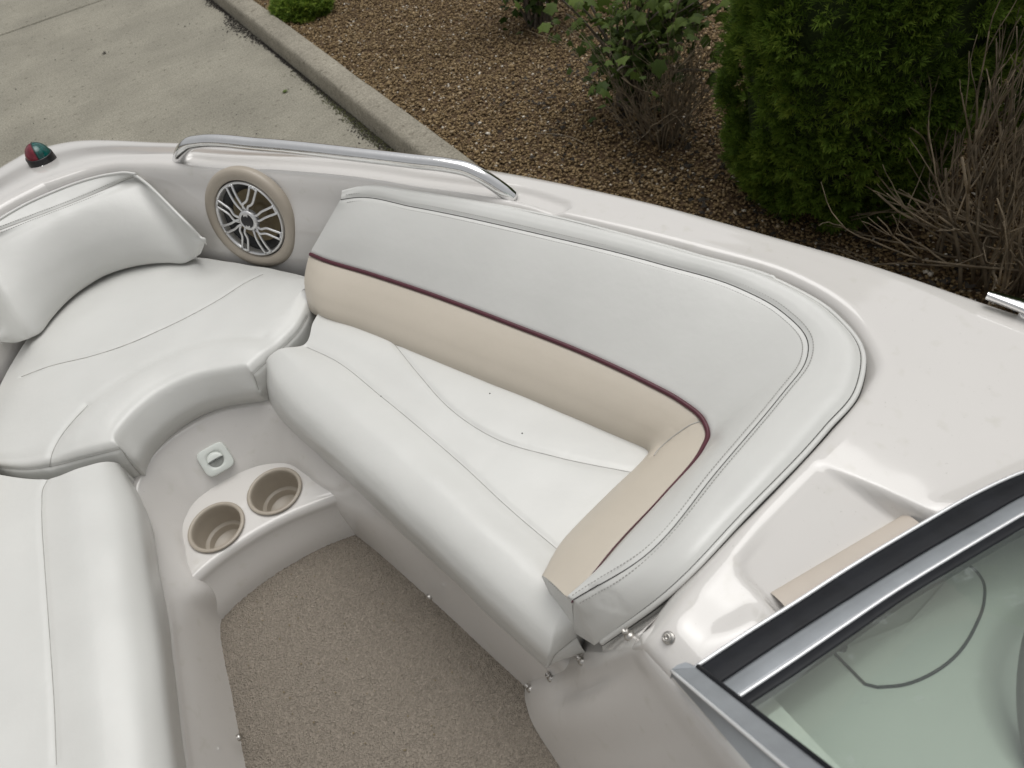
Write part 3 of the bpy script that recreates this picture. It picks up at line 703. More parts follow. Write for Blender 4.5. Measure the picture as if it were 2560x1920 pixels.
# ---- windscreen -----------------------------------------------------------------
ws = empty('windscreen', None, None); ws.parent = boat
zA, zB, zC, zD = 1.482, 1.490, 1.502, 1.506
WA = np.concatenate([P('X', [(285, 850), (930, 424), (1500, 66)], zA), P('Y', [(0, 1365), (930, 805), (1560, 446), (2212, 148)], zA)])
WB = np.concatenate([P('X', [(585, 1060), (1180, 655), (1780, 262)], zB), P('Y', [(140, 1659), (1000, 1132), (1700, 730), (2212, 440)], zB)])
WCc = np.concatenate([P('X', [(795, 1245), (1500, 775), (2080, 380)], zC), P('Y', [(580, 1659), (1250, 1245), (1900, 858), (2212, 678)], zC)])
WD = np.concatenate([P('X', [(945, 1335), (1600, 908), (2180, 510)], zD), P('Y', [(850, 1659), (1500, 1272), (1950, 1005), (2212, 852)], zD)])
def extend(a, l0=.0, l1=.30):
    d1 = a[-1]-a[-2]; d1 /= np.linalg.norm(d1); d1 = d1+np.array([.0, -.25, 0]); return np.concatenate([a, [a[-1]+d1*l1*.5, a[-1]+d1*l1+np.array([0, -.05, 0])]])
WA, WB, WCc, WD = map(extend, (WA, WB, WCc, WD))
def strip(name, a, b, m_, dz0=0., dz1=0., bulge=0., th=.012, n=90, par=None):
    mid = (a+b)/2+np.array([0, 0, bulge]); lo = np.array([0, 0, -th])
    G, _, _ = loft([a+lo, a+np.array([0, 0, dz0]), mid, b+np.array([0, 0, dz1]), b+lo], n, 20, vb=(1, 3)); return obj(name, G.reshape(-1, 3), grid_faces(*G.shape[:2]), m_, par or ws)
strip('outer_gasket', WA+(WB-WA)*.04, WB, M['rubber'], bulge=.0012, th=.03)
strip('base_extrusion', WB, WCc-(WCc-WB)*.03, M['alu'], dz0=-.002, dz1=-.002, bulge=.0, th=.03)
strip('inner_gasket', WCc+(WD-WCc)*.06, WD, M['rubber'], bulge=.0012, th=.03)
for nm, l, r_ in (('outer_trim', WA, .0022), ('inner_trim', WCc, .0019)):
    q = Mesher(); q.tube(smooth_line(l, 80)+np.array([0, 0, .001]), r_, 8); q.build(nm, M['edge_highlight'], ws)
# trim under the outer edge so the frame sits on the deck
G = np.array([smooth_line(WA+np.array([0, 0, -.001]), 80), smooth_line(WA+np.array([0, 0, -.035]), 80)]); obj('frame_skirt', G.reshape(-1, 3), grid_faces(*G.shape[:2]), M['alu'], ws)
# raked glass
rake = np.array([-.02, -.245, .225])
D_ = smooth_line(WD, 60); fan = np.array([-.06, 0, 0])
G = np.array([D_+rake*k_*1.25 for k_ in np.linspace(-.03, 1, 14)])
obj('glass', G.reshape(-1, 3), grid_faces(*G.shape[:2]), M['glass'], ws)
# side post up the free edge of the pane
pl0, pl1 = at(*pix('F', 0, 1000), 1.492), at(*pix('F', 440, 1646), 1.60)
pr0, pr1 = at(*pix('F', 110, 1000), 1.500), at(*pix('F', 925, 1646), 1.607)
pe0, pe1 = at(*pix('F', 0, 1085), 1.490), at(*pix('F', 680, 1646), 1.60)
def longer(a, b, k_=3.2): return [a, a+(b-a)*.5, b, a+(b-a)*k_]
tl = longer(at(*pix('F', 35, 972), 1.494), at(*pix('F', 930, 1660), 1.606))
o0, o1 = at(*pix('F', -2, 1000), 1.492), at(*pix('F', 678, 1640), 1.603)
i0, i1 = at(*pix('F', 108, 1003), 1.500), at(*pix('F', 925, 1640), 1.607)
w0, w1 = at(*pix('F', 0, 1085), 1.468), at(*pix('F', 455, 1640), 1.570)
Lo, Li = np.array(longer(at(*pix('F', -54, 1020), 1.490), o1)), np.array(longer(at(*pix('F', 107, 1001), 1.4995), i1)); Lw = np.array(longer(at(*pix('F', -50, 1062), 1.466), w1))
endt = at(*pix('F', 2, 985), 1.495); 
Lt = np.array(longer(at(*pix('F', 4, 1000), 1.493), o1)); Lt = Lo
# rounded top end
G, _, _ = loft([Lw, Lo+np.array([0, 0, -.001]), Lo*.97+Li*.03, Lo*.5+Li*.5+np.array([0, 0, .001]), Li, Li+np.array([0, 0, -.03])], 60, 30, vb=(1, 4))
post = obj('side_post', G.reshape(-1, 3), grid_faces(*G.shape[:2]), M['alu'], ws)
cap_ = [Lo[0], at(*pix('F', -51, 1010), 1.491), at(*pix('F', -21, 985), 1.493), at(*pix('F', 35, 965), 1.496), at(*pix('F', 66, 975), 1.498), Li[0]]
low = [p_+np.array([0, 0, -.03]) for p_ in cap_]; n_ = len(cap_)
obj('post_cap', cap_+low, [tuple(range(n_))]+[(i, i+n_, i+n_+1, i+1) for i in range(n_-1)], M['alu'], ws, smooth=False)
q = Mesher(); q.tube(smooth_line(Lo+np.array([-.0005, 0, .0005]), 60), .0019, 6); q.build('post_edge', M['edge_highlight'], ws)
q = Mesher(); q.tube(smooth_line(Li+np.array([.002, 0, -.001]), 60), .0028, 8); q.build('glass_seal', M['rubber'], ws)
# dashboard behind the glass
xs = np.linspace(.345, 1.06, 90); ys_ = np.linspace(-.62, .10, 90); X, Y = np.meshgrid(xs, ys_)
Z = 1.418-.05*sstep(-.16, -.5, Y)-.10*sstep(-.2, -.6, Y)+.012*sstep(.78, .9, X)
pod = smooth_line(P('N', [(1800, 1410), (1868, 1478), (1895, 1485), (1950, 1480), (2010, 1457), (2065, 1416), (2108, 1350), (2125, 1300), (2122, 1255), (2105, 1232), (2080, 1215)], 1.40), 80, (1, 2))
inn_ = inside(np.stack([X.ravel(), Y.ravel()], 1), pod[:, :2]).reshape(X.shape)
dd = seg_dist(np.stack([X.ravel(), Y.ravel()], 1), pod[:, :2]).reshape(X.shape)
Z = Z-.018
obj('dashboard', np.stack([X, Y, Z], -1).reshape(-1, 3), grid_faces(*X.shape), M['dash'], boat)
q = Mesher(); q.tube(pod+np.array([0, 0, .0012]), .0017, 8); q.build('gauge_panel_edge', M['black'], boat)
V = np.concatenate([pod+np.array([0, 0, .001]), [pod[:, :].mean(0)+np.array([0, .03, .004])]]); n_ = len(pod)
obj('gauge_panel', V, [(i, i+1, n_) for i in range(n_-1)], M['dash'], boat)
q = Mesher(); q.lathe([(.006, -.004), (.006, .004), (.004, .006), (.0005, .006)], at(*pix('F', 1030, 862), 1.47), (0, -.6, .7), 16); q.build('screw', M['black'], ws)
# steering wheel
wc_ = np.array([.722, -.180, 1.365]); wn = np.array([0, -.60, .80]); wn /= np.linalg.norm(wn); wh_ = np.array([1., 0, 0]); wv_ = np.cross(wn, wh_)
t_ = np.linspace(0, 2*np.pi, 73)
q = Mesher(); q.tube([wc_+.185*(math.cos(a_)*wh_+math.sin(a_)*wv_) for a_ in t_], .0125, 12, cap=False); sw = q.build('steering_wheel', M['wheel'], boat)
for a_ in (.3, 2.84, 4.71):
    q = Mesher(); q.tube([wc_+wn*-.02, wc_+.18*(math.cos(a_)*wh_+math.sin(a_)*wv_)], .011, 8); q.build('spoke', M['black'], sw)
q = Mesher(); q.lathe([(.05, -.03), (.05, .0), (.03, .012), (.001, .014)], wc_-wn*.02, wn, 32); q.build('hub', M['black'], sw)
# tan pad in the deck recess
pq = [at(*pix('F', 580, 520), 1.446), at(*pix('F', 1445, 12), 1.446), at(*pix('F', 1545, 82), 1.449), at(*pix('F', 664, 606), 1.449)]
back = np.array(pq[3])-np.array(pq[0]); 
tp0 = [np.array(p_) for p_ in pq]; tp0[2] = tp0[2]+back*1.1; tp0[3] = tp0[3]+back*1.1
edge = [tp0[0], tp0[1]]
face = [tp0[0]+np.array([.001, .004, -.016]), tp0[1]+np.array([.001, .004, -.016])]
G, _, _ = loft([np.array(face), np.array(edge)-back*.0, np.array(edge)+back*.12+np.array([0, 0, .0012]), np.array([tp0[3], tp0[2]])], 30, 24, vb=(1,))
obj('tan_pad', G.reshape(-1, 3), grid_faces(*G.shape[:2]), M['pad'], boat)

# ================================================================== CUSHIONS
def seam_set(G, c_lines, parent, nm='seam', r=.0005, depth=.0026, sig=.006, m_='seam', pucker=True):
    bv = bvh_of(G); L = []
    for ln in c_lines:
        c, pts = ln[0], ln[1]; br = ln[2] if len(ln) > 2 else ()
        l, n_ = on_surface(bv, c, pts, max(30, len(pts)*14), br)
        if len(l) > 2: L.append((l, n_))
    G2 = groove(G, [l for l, _ in L], depth, sig)
    puck = []                                            # short creases where the stitching pulls the cover
    for l, n_ in L:
        lg = np.linalg.norm(np.diff(l, axis=0), axis=1).sum(); tn_ = np.gradient(l, axis=0); tn_ /= np.maximum(np.linalg.norm(tn_, axis=1, keepdims=True), 1e-9)
        for _ in range(int(lg/.022)):
            i_ = rng.integers(1, len(l)-1); sd_ = np.cross(n_[i_], tn_[i_])*rng.choice([-1, 1])+tn_[i_]*rng.normal(0, .35); puck.append(np.array([l[i_], l[i_]+sd_*rng.uniform(.006, .017)]))
    if puck and pucker: G2 = groove(G2, puck, .0004, .0035)
    for l, n_ in L:
        q = Mesher(); q.tube(l-n_*(depth*.75), r, 6); q.build(nm, M[m_], parent)
    return G2, L

def noise_lumps(G, amp, sc, seed=0):
    r_ = np.random.default_rng(seed); N = grid_normals(G); s_ = np.zeros(G.shape[:2])
    for i in range(14):
        kx_ = r_.normal(0, sc, 3); s_ += np.sin(G@kx_+r_.uniform(0, 6.28))
    return G+N*(amp*s_/4)[..., None]

# ---- starboard seat ----------------------------------------------------------
st = empty('seat_cushion', 'long white seat cushion under the two-tone backrest', 'seat cushion')
ZT = 1.272
F1n = [(572, 800), (592, 850), (690, 950), (800, 1050), (895, 1135), (1000, 1235), (1105, 1335), (1188, 1408), (1245, 1368)]
F3n = [(580, 886), (602, 914), (690, 992), (790, 1085), (872, 1165), (977, 1264), (1082, 1368), (1174, 1450), (1262, 1382)]
S1n = [(655, 745), (722, 776), (820, 852), (912, 928), (1002, 1006), (1102, 1099), (1207, 1187), (1250, 1225), (1275, 1300)]
Bn = [(702, 655), (800, 690), (960, 760), (1120, 830), (1290, 895), (1440, 960), (1470, 1010), (1460, 1080), (1400, 1250)]
F1, F3, S1, Bk = P('N', F1n, ZT-.030), P('N', F3n, 1.115), P('N', S1n, ZT), P('N', Bn, ZT-.004)
F3[:, 0] += .006
mid = S1*.45+F1*.55; mid[:, 2] = ZT+.009; F0 = S1*.12+F1*.88; F0[:, 2] = ZT-.008
F2 = F1*.35+F3*.65; F2[:, 2] = 1.185; F2[:, :2] = F1[:, :2]*.55+F3[:, :2]*.45+np.array([-.006, -.002])
F2[-1, :2] = F1[-1, :2]+np.array([.004, -.012])
mb = Bk*.5+S1*.5; mb[:, 2] = ZT+.004
G, vr, ur = loft([Bk, mb, S1, mid, F0, F1, F2, F3], 240, 150, ub=(7,))
G = noise_lumps(G, .0009, 28, 1)
seat_lines = [('N', [(655, 745), (722, 776), (820, 852), (912, 928), (1002, 1006), (1102, 1099), (1206, 1187)]),
              ('N', [(852, 742), (900, 802), (968, 878), (1068, 945), (1200, 985), (1376, 1021)])]
G, _ = seam_set(G, seat_lines, st)
G, _ = seam_set(G, [('N', [(1262, 1366), (1225, 1396), (1198, 1420), (1187, 1440), (1178, 1450)])], st, depth=.002, sig=.004)
obj('cover', G.reshape(-1, 3), grid_faces(*G.shape[:2]), M['vinyl'], st)
seatG = G
# bow end closing panel
endp = G[:, 0]; lowp = endp.copy(); lowp[:, 2] = 1.115; Ge = np.array([endp, endp*.4+lowp*.6+np.array([-.004, .006, 0]), lowp]); obj('end_panel', Ge.reshape(-1, 3), grid_faces(*Ge.shape[:2]), M['vinyl'], st)
endp = G[:, -1]; lowp = endp.copy(); lowp[:, 2] = 1.115; Ge = np.array([endp, lowp]); obj('end_panel', Ge.reshape(-1, 3), grid_faces(*Ge.shape[:2]), M['vinyl'], st)

# ---- port seat --------------------------------------------------------------
pt = empty('seat_cushion', 'white seat cushion left of the carpet, cut by the picture edge', 'seat cushion')
S1 = np.array([(-.292, 1.135, ZT), (-.277, 1.03, ZT), (-.292, .929, ZT), (-.308, .827, ZT), (-.326, .711, ZT), (-.344, .613, ZT), (-.39, .36, ZT), (-.42, .20, ZT)])
tpp = P('B', [(715, 905), (800, 960), (850, 1240)], ZT-.025)
F1 = np.array([(-.155, 1.075, ZT-.03), (-.143, 1.01, ZT-.03), (-.156, .925, ZT-.03), (-.170, .845, ZT-.03), (-.194, .71, ZT-.03), (-.216, .60, ZT-.03), (-.262, .36, ZT-.03), (-.29, .20, ZT-.03)])
F3 = np.array([(-.165, 1.075, 1.115), (-.162, 1.01, 1.115), (-.178, .925, 1.115), (-.192, .845, 1.115), (-.221, .71, 1.115), (-.246, .60, 1.115), (-.293, .36, 1.115), (-.322, .20, 1.115)])
Bk = S1+np.array([-.26, .0, -.004]); Bk[0] = (-.38, 1.165, ZT-.004); Bk[1, 1] += .03; Bk[1, 0] = -.43
F0 = S1*.12+F1*.88; F0[:, 2] = ZT-.008; mid = S1*.45+F1*.55; mid[:, 2] = ZT+.009; mb = Bk*.5+S1*.5; mb[:, 2] = ZT+.004
F2 = F1*.5+F3*.5; F2[:, 0] += .010; F2[:, 2] = 1.185
e_ = P('B', [(-330, 1000), (-90, 985), (318, 1020), (520, 950), (676, 912), (742, 916), (800, 962), (868, 1030)], [ZT-.004, ZT, ZT-.004, ZT, ZT-.012, ZT-.028, 1.19, 1.115])
for a_, p_ in zip((Bk, mb, S1, mid, F0, F1, F2, F3), e_): a_[0] = p_
G, vr, ur = loft([Bk, mb, S1, mid, F0, F1, F2, F3], 240, 150)
G = noise_lumps(G, .0009, 28, 2)
G, _ = seam_set(G, [('B', [(300, 1028), (272, 1080), (264, 1180), (264, 1300), (276, 1500), (285, 1634), (310, 1985), (340, 2435), (357, 2860)])], pt)
obj('cover', G.reshape(-1, 3), grid_faces(*G.shape[:2]), M['vinyl'], pt)
endp = G[:, 0]; lowp = endp.copy(); lowp[:, 2] = 1.115; Ge = np.array([endp, endp*.4+lowp*.6+np.array([0, .008, 0]), lowp]); obj('end_panel', Ge.reshape(-1, 3), grid_faces(*Ge.shape[:2]), M['vinyl'], pt)

# ---- bow seat -----------------------------------------------------------------
bs = empty('seat_cushion', 'curved white bow seat cushion above the cup holders, with an arched front bolster', 'seat cushion')
ZB_ = 1.276
Fr = P('B', [(-160, 905), (0, 952), (150, 968), (312, 947), (560, 888), (782, 833)], ZB_-.015).tolist()
arc = P('B', [(800, 806), (860, 712), (965, 608), (1105, 508), (1300, 422), (1490, 383), (1600, 366)], ZB_-.020).tolist()
Fr2 = P('B', [(1625, 350), (1745, 245), (1850, 150), (1925, 70), (1985, -40), (2010, -120)], ZB_-.015).tolist()
FrA = np.array(Fr+arc+Fr2)
BkA = np.array([(-.385, 1.27), (-.36, 1.31), (-.32, 1.375), (-.285, 1.43), (-.24, 1.50), (-.195, 1.56), (-.17, 1.585), (-.12, 1.63), (-.07, 1.652), (0, 1.66), (.06, 1.655), (.11, 1.635), (.15, 1.605), (.185, 1.57), (.225, 1.515), (.262, 1.46), (.295, 1.41), (.33, 1.355), (.36, 1.30)])
BkA = np.column_stack([BkA, np.full(len(BkA), ZB_-.004)])
corner = (5, 13)
isarc = np.array([0.]*6+[1.]*7+[0.]*6)
def lerp(a, b, k_): return a*(1-k_)+b*k_
d_in = BkA-FrA; d_in[:, 2] = 0; d_in /= np.linalg.norm(d_in, axis=1, keepdims=True)
r_in = np.where(isarc > 0, .034, .026)
r0 = FrA+d_in*r_in[:, None]; r0[:, 2] = ZB_+.001
r1 = FrA+d_in*(r_in*.35)[:, None]; r1[:, 2] = ZB_-.004
f2 = FrA-d_in*(.004+.010*isarc)[:, None]; f2[:, 2] = 1.225
f3 = FrA+d_in*.006; f3[:, 2] = 1.165
q1 = lerp(FrA, BkA, .35); q1[:, 2] = ZB_+.007; q2 = lerp(FrA, BkA, .7); q2[:, 2] = ZB_+.006
rr_ = [BkA, q2, q1, r0, r1, FrA, f2, f3]
A_, ur = resample(np.array(rr_).transpose(1, 0, 2), 300, corner); A_ = A_.transpose(1, 0, 2)
def relax(a, it):
    for _ in range(it): a[1:-1] = .25*a[:-2]+.5*a[1:-1]+.25*a[2:]
    return a
for k_, it in ((0, 60), (1, 260), (2, 260), (3, 60), (4, 4)): A_[k_] = relax(A_[k_], it)
G, vr = resample(A_, 170)
uv_arch = P('B', [(250, 1090), (314, 948), (330, 860), (375, 765), (470, 640), (560, 545), (770, 390), (1000, 260), (1250, 155), (1480, 104), (1690, 104), (1780, 118), (1855, 150), (2000, 210)], ZB_)[:, :2]
arch = smooth_line(np.column_stack([uv_arch, np.zeros(len(uv_arch))]), 120)[:, :2]
xyb = G[..., :2].reshape(-1, 2); dA = seg_dist(xyb, arch); inA = inside(xyb, np.concatenate([arch, [(.3, .9), (-.3, .9)]]))
w_ = (sstep(1.235, 1.265, G[..., 2].reshape(-1))*np.where(inA, .007*sstep(0, .05, dA), 0)).reshape(G.shape[:2])
G[..., 2] += w_
G = noise_lumps(G, .0010, 24, 3)
G, _ = seam_set(G, [('B', [(314, 948), (330, 860), (375, 765), (470, 640), (560, 545)])], bs, depth=.0025, sig=.008)
bv = bvh_of(G); bl, _ = on_surface(bv, 'B', [(560, 545), (770, 390), (1000, 260), (1250, 155), (1480, 104), (1690, 104)], 80)
G = groove(G, [bl], .0022, .014)
G, _ = seam_set(G, [('B', [(135, 362), (300, 300), (600, 225), (800, 160), (1000, 75), (1170, -5), (1400, -130), (1600, -255), (1690, -298)])], bs, r=.0007, depth=.0018, sig=.005)
G, _ = seam_set(G, [('B', [(-20, 950), (60, 958), (160, 964), (310, 946), (560, 886), (778, 831)]), ('B', [(1628, 352), (1745, 246), (1852, 150), (1925, 72), (1980, -20)]), ('B', [(780, 834), (815, 890), (913, 1012)]), ('B', [(1625, 352), (1650, 400), (1668, 450)])], bs, depth=.002, sig=.004)
obj('cover', G.reshape(-1, 3), grid_faces(*G.shape[:2]), M['vinyl'], bs)

# ---- bow backrest -----------------------------------------------------------
bb = empty('bow_backrest', 'curved white backrest pad at the bow beneath the red and green light', 'backrest')
tp_ = P('A', [(330, 474), (420, 438), (520, 404), (640, 370), (740, 351), (810, 345), (862, 352)], [1.448]*5+[1.445, 1.44])
sm_ = P('A', [(345, 600), (440, 556), (535, 516), (650, 468), (755, 420), (830, 392), (900, 378)], [1.428]*5+[1.426, 1.425])
bt_ = P('A', [(650, 1010), (745, 972), (850, 942), (960, 924), (1080, 917), (1180, 917), (1235, 893)], [1.285]*5+[1.285, 1.29])
sidec = P('A', [(878, 362), (955, 420), (1075, 540), (1190, 655), (1285, 755), (1316, 795), (1290, 858)], [1.435, 1.428, 1.41, 1.39, 1.355, 1.34, 1.305])
nv_ = 5
colsb = []
for k_ in range(7):
    a_, b_, c_ = tp_[k_], sm_[k_], bt_[k_]
    fn = np.array([-.1*k_/6, -1, .35]); fn /= np.linalg.norm(fn)
    cl_ = [a_, a_*.5+b_*.5+fn*.002, b_]
    for u_ in (.08, .30, .60, .90): cl_.append(b_*(1-u_)+c_*u_+fn*((.027, .027, .027, .027, .025, .022, .016)[k_]*math.sin(u_*3.1)**.65))
    cl_ += [c_, c_+np.array([.0, .045, -.004])]
    colsb.append(cl_)
# right edge: the pillow rolls over on to the side of the pad
ec = np.array([sidec[0], sidec[0]*.6+sidec[1]*.4, sidec[1], sidec[2], sidec[3], sidec[4], sidec[5], sidec[6], sidec[6]+np.array([0, .04, -.004])])
c6 = np.array(colsb[6]); fno = np.array([-.45, -.80, .40]); fno /= np.linalg.norm(fno)
fat = np.array([0, .05, .15, .45, .9, 1, .85, .45, .1])[:, None]
colsb += [c6*.55+ec*.45+fno*.0095*fat, c6*.15+ec*.85+fno*.0065*fat, ec]
A_ = np.array(colsb); A_[0, :, 0] = -.002
Mi = A_[::-1].copy(); Mi[..., 0] = -Mi[..., 0]-.004
full = np.concatenate([Mi[:-1], A_])
A_, ur = resample(full, 240); A_ = A_.transpose(1, 0, 2)
for k_ in range(3, 7): A_[k_] = relax(A_[k_].copy(), 60)
G, vr = resample(A_, 110)
G = noise_lumps(G, .0009, 22, 4)
G, L = seam_set(G, [('A', [(-5, 706), (200, 628), (400, 553), (600, 474), (760, 408), (880, 362)]), ], bb, depth=.002, sig=.004, pucker=False)
qs = Mesher()
for l, n_ in L:
    dashes(qs, l, n_, .006); dashes(qs, l, n_, -.006)
if qs.v: tag(qs.build('stitching', M['thread'], bb), kind='stuff')
obj('cover', G.reshape(-1, 3), grid_faces(*G.shape[:2]), M['vinyl'], bb)
bpipe = np.concatenate([G[0], G[:, -1][1:vr[6]]]); bpipe = np.concatenate([G[:, 0][1:vr[6]][::-1], bpipe])
q = Mesher(); q.tube(bpipe+np.array([0, .002, .001]), .0034, 8); q.build('piping', M['vinyl'], bb)
skirt = np.array([bpipe, bpipe+np.array([0, .006, -.012])]); obj('back_edge', skirt.reshape(-1, 3), grid_faces(*skirt.shape[:2]), M['vinyl'], bb)

# ---- starboard backrest ----------------------------------------------------------
sb = empty('side_backrest', 'long cream and white starboard backrest with burgundy piping wrapping round the aft corner', 'backrest')
T0n = [(742, 415), (776, 406), (900, 417), (1000, 431), (1240, 481), (1500, 551), (1690, 612), (1800, 682), (1860, 775), (1847, 840), (1782, 920), (1602, 1110), (1432, 1284), (1285, 1392)]
T1n = [(735, 431), (768, 426), (890, 446), (985, 465), (1200, 513), (1430, 571), (1600, 623), (1690, 673), (1746, 740), (1740, 780), (1693, 842), (1545, 1018), (1396, 1196), (1238, 1298)]
T2n = [(668, 548), (690, 558), (800, 592), (900, 625), (1100, 699), (1280, 771), (1400, 828), (1470, 866), (1520, 908), (1530, 935), (1518, 968), (1426, 1079), (1322, 1190), (1236, 1302)]
T3n = [(674, 674), (692, 686), (780, 722), (860, 755), (1020, 822), (1180, 888), (1290, 933), (1350, 958), (1396, 978), (1402, 986), (1394, 1000), (1311, 1082), (1210, 1187), (1176, 1256)]
z0 = [1.448, 1.452, 1.456, 1.456, 1.458, 1.460, 1.462, 1.464, 1.466, 1.466, 1.466, 1.466, 1.425, 1.285]
z1 = [1.444, 1.446, 1.446, 1.446, 1.448, 1.450, 1.452, 1.454, 1.456, 1.456, 1.456, 1.454, 1.43, 1.372]
z2 = [1.345]*10+[1.35, 1.365, 1.378, 1.366]
z3 = [1.258]*10+[1.262, 1.27, 1.285, 1.310]
T0, T1, T2, T3 = P('N', T0n, z0), P('N', T1n, z1), P('N', T2n, z2), P('N', T3n, z3)
T05 = T0*.45+T1*.55; T05[:, 2] += np.array([.003]+[.0065]*11+[.010, .005])
T0a = T0*.86+T1*.14; T0a[:, 2] += .006
tn = np.gradient(T1, axis=0); 
inw = np.column_stack([T3[:, :2]-T0[:, :2], np.zeros(14)]); inw /= np.linalg.norm(inw, axis=1, keepdims=True)
T1a = T1*.86+T2*.14+inw*.006; T1a[0] = T1[0]*.86+T2[0]*.14
T15 = T1*.5+T2*.5+inw*.010; T15[0] = T1[0]*.5+T2[0]*.5
T22 = T2*.78+T3*.22+inw*.012; T25 = T2*.5+T3*.5+inw*.022; T28 = T2*.2+T3*.8+inw*.016
for a_ in (T22, T25, T28): a_[:, 2] += .004
for a_, kk in ((T22, .22), (T25, .5), (T28, .8)): a_[0] = T2[0]*(1-kk)+T3[0]*kk+np.array([-.012*math.sin(kk*3.1), .006*math.sin(kk*3.1), .0])
T3b = T3+inw*-.03; T3b[:, 2] -= .02
# closing column at the aft end of the arm
c0 = at(*pix('N', 1285, 1393), 1.262); c1 = at(*pix('N', 1244, 1368), 1.245); c3 = at(*pix('N', 1204, 1315), 1.245)
rl_ = [T0, T0a, T05, T1, T1a, T15, T2, T22, T25, T28, T3, T3b]
endcol = [c0, c0*.85+c1*.15, c0*.45+c1*.55, c1, c1, c1*.97+c3*.03, c1*.94+c3*.06, c1*.75+c3*.25, c1*.5+c3*.5, c1*.2+c3*.8, c3, c3+np.array([.01, .02, -.01])]
rl_ = [np.vstack([a_, e_]) for a_, e_ in zip(rl_, endcol)]
A_, ur = resample(np.array(rl_).transpose(1, 0, 2), 420, (13,)); A_ = A_.transpose(1, 0, 2)
for k_ in range(len(A_)):
    b_ = A_[k_].copy(); b_ = relax(b_, 120 if k_ < 3 else 10); dist_ = np.abs(np.arange(len(b_))-ur[13])[:, None]
    w_ = np.clip(1-dist_/45, 0, 1) if k_ < 3 else (dist_ >= 6)*1.; b_ = b_*w_+A_[k_]*(1-w_)
    A_[k_] = b_
G, vr = resample(A_, 190, (3, 6))
G = noise_lumps(G, .0008, 20, 5)
# wrinkles on the end of the arm
bvG = bvh_of(G)
def soft_lines(G, c, lines, depth, sig):
    bv_ = bvh_of(G); ls = [on_surface(bv_, c, l, 30)[0] for l in lines]; return groove(G, [l for l in ls if len(l) > 2], depth, sig)
G = soft_lines(G, 'E', [[(560+d_, 1235+d_*.3), (600+d_, 1290+d_*.3), (640+d_*1.0, 1360+d_*.3)] for d_ in (-120, -90, -55, -20, 15, 45)], .0012, .004)
rows = dict(bolster=(0, vr[3]), panel=(vr[3], vr[6]), roll=(vr[6], G.shape[0]-1))
e_u = ur[13]
G1 = groove(G, [G[vr[3], :e_u+1], G[vr[6], :e_u+1]], .0022, .005)
# extra seams
G1, _ = seam_set(G1, [('E', [(1168, 132), (1110, 150), (1020, 205), (940, 265), (880, 320), (858, 352)])], sb, r=.0009, depth=.002, sig=.006)
for nm, (a_, b_), m_ in (('top_bolster', rows['bolster'], 'vinyl'), ('back_panel', rows['panel'], 'vinyl'), ('lower_roll', rows['roll'], 'tan')):
    g_ = G1[a_:b_+1]
    if nm == 'lower_roll':
        g_ = g_[:, :e_u+1]
    o_ = obj(nm, g_.reshape(-1, 3), grid_faces(*g_.shape[:2]), M[m_], sb)
    if nm == 'lower_roll': o_['label'] = 'cream lower roll below the burgundy piping'
g_ = G1[rows['roll'][0]:, e_u:]; obj('end_panel', g_.reshape(-1, 3), grid_faces(*g_.shape[:2]), M['vinyl'], sb)
N1 = grid_normals(G)
bur = G[vr[6], 1:e_u+1]; bn = N1[vr[6], 1:e_u+1]
kk = np.linspace(0, 1, len(bur)); rr = np.where(kk < .70, .0040, .0040-.0028*np.clip((kk-.70)/.14, 0, 1))
q = Mesher(); q.tube(bur+bn*.0006, rr, 10); q.build('burgundy_piping', M['burg'], sb)
top_l, top_n = G[vr[3], :e_u+1], N1[vr[3], :e_u+1]
q = Mesher(); q.tube(top_l-top_n*.0022, .0008, 6); q.build('seam', M['gap'], sb)
q = Mesher(); dashes(q, top_l[4:], top_n[4:], .0075, r=.0007); dashes(q, top_l[4:], top_n[4:], -.0075, r=.0007); tag(q.build('stitching', M['thread'], sb), kind='stuff')
# stitches across the cream end
l_, n_ = on_surface(bvh_of(G1), 'E', [(185, 1165), (225, 1200), (280, 1250), (330, 1280)], 30)
if len(l_) > 3:
    q = Mesher(); dashes(q, l_, n_, 0, r=.0007); tag(q.build('stitching', M['thread'], sb), kind='stuff')
pip = G[0, :e_u+1]; pn_ = N1[0, :e_u+1]
dirp = np.gradient(pip, axis=0); dirp /= np.linalg.norm(dirp, axis=1, keepdims=True)
outp = pip-G[3, :e_u+1]; outp /= np.maximum(np.linalg.norm(outp, axis=1, keepdims=True), 1e-6)
q = Mesher(); q.tube(pip+outp*.0045+np.array([0, 0, .0005]), .0038, 8); q.build('piping', M['vinyl'], sb)
q = Mesher(); q.tube(pip-np.array([0, 0, .0006]), .0011, 6); q.build('seam', M['gap'], sb)  # dark tube in place of the shaded gap under the piping
i0_ = ur[6]; q = Mesher(); q.tube(pip[i0_:]+outp[i0_:]*.0088-np.array([0, 0, .0016]), .0016, 6); q.build('seam', M['gap'], sb)  # second dark tube for the shade between piping and deck
sk = np.array([pip+outp*.004, pip+outp*.010-np.array([0, 0, .030])]); obj('back_edge', sk.reshape(-1, 3), grid_faces(*sk.shape[:2]), M['vinyl'], sb)
# port backrest: the mirror image, its cream tip just enters the picture at the left
pb = empty('side_backrest', 'cream lower corner of the port backrest at the far left edge of the picture', 'backrest')
for ch in list(sb.children):
    me = ch.data.copy(); co = np.empty(len(me.vertices)*3, np.float32); me.vertices.foreach_get('co', co)
    co = co.reshape(-1, 3)*np.array([-1, 1, 1], np.float32); me.vertices.foreach_set('co', co.ravel()); me.flip_normals()
    o_ = bpy.data.objects.new(ch.name.split('.')[0], me); COL.objects.link(o_); o_.parent = pb
    if ch.get('kind'): o_['kind'] = ch['kind']
    if ch.get('label'): o_['label'] = ch['label']

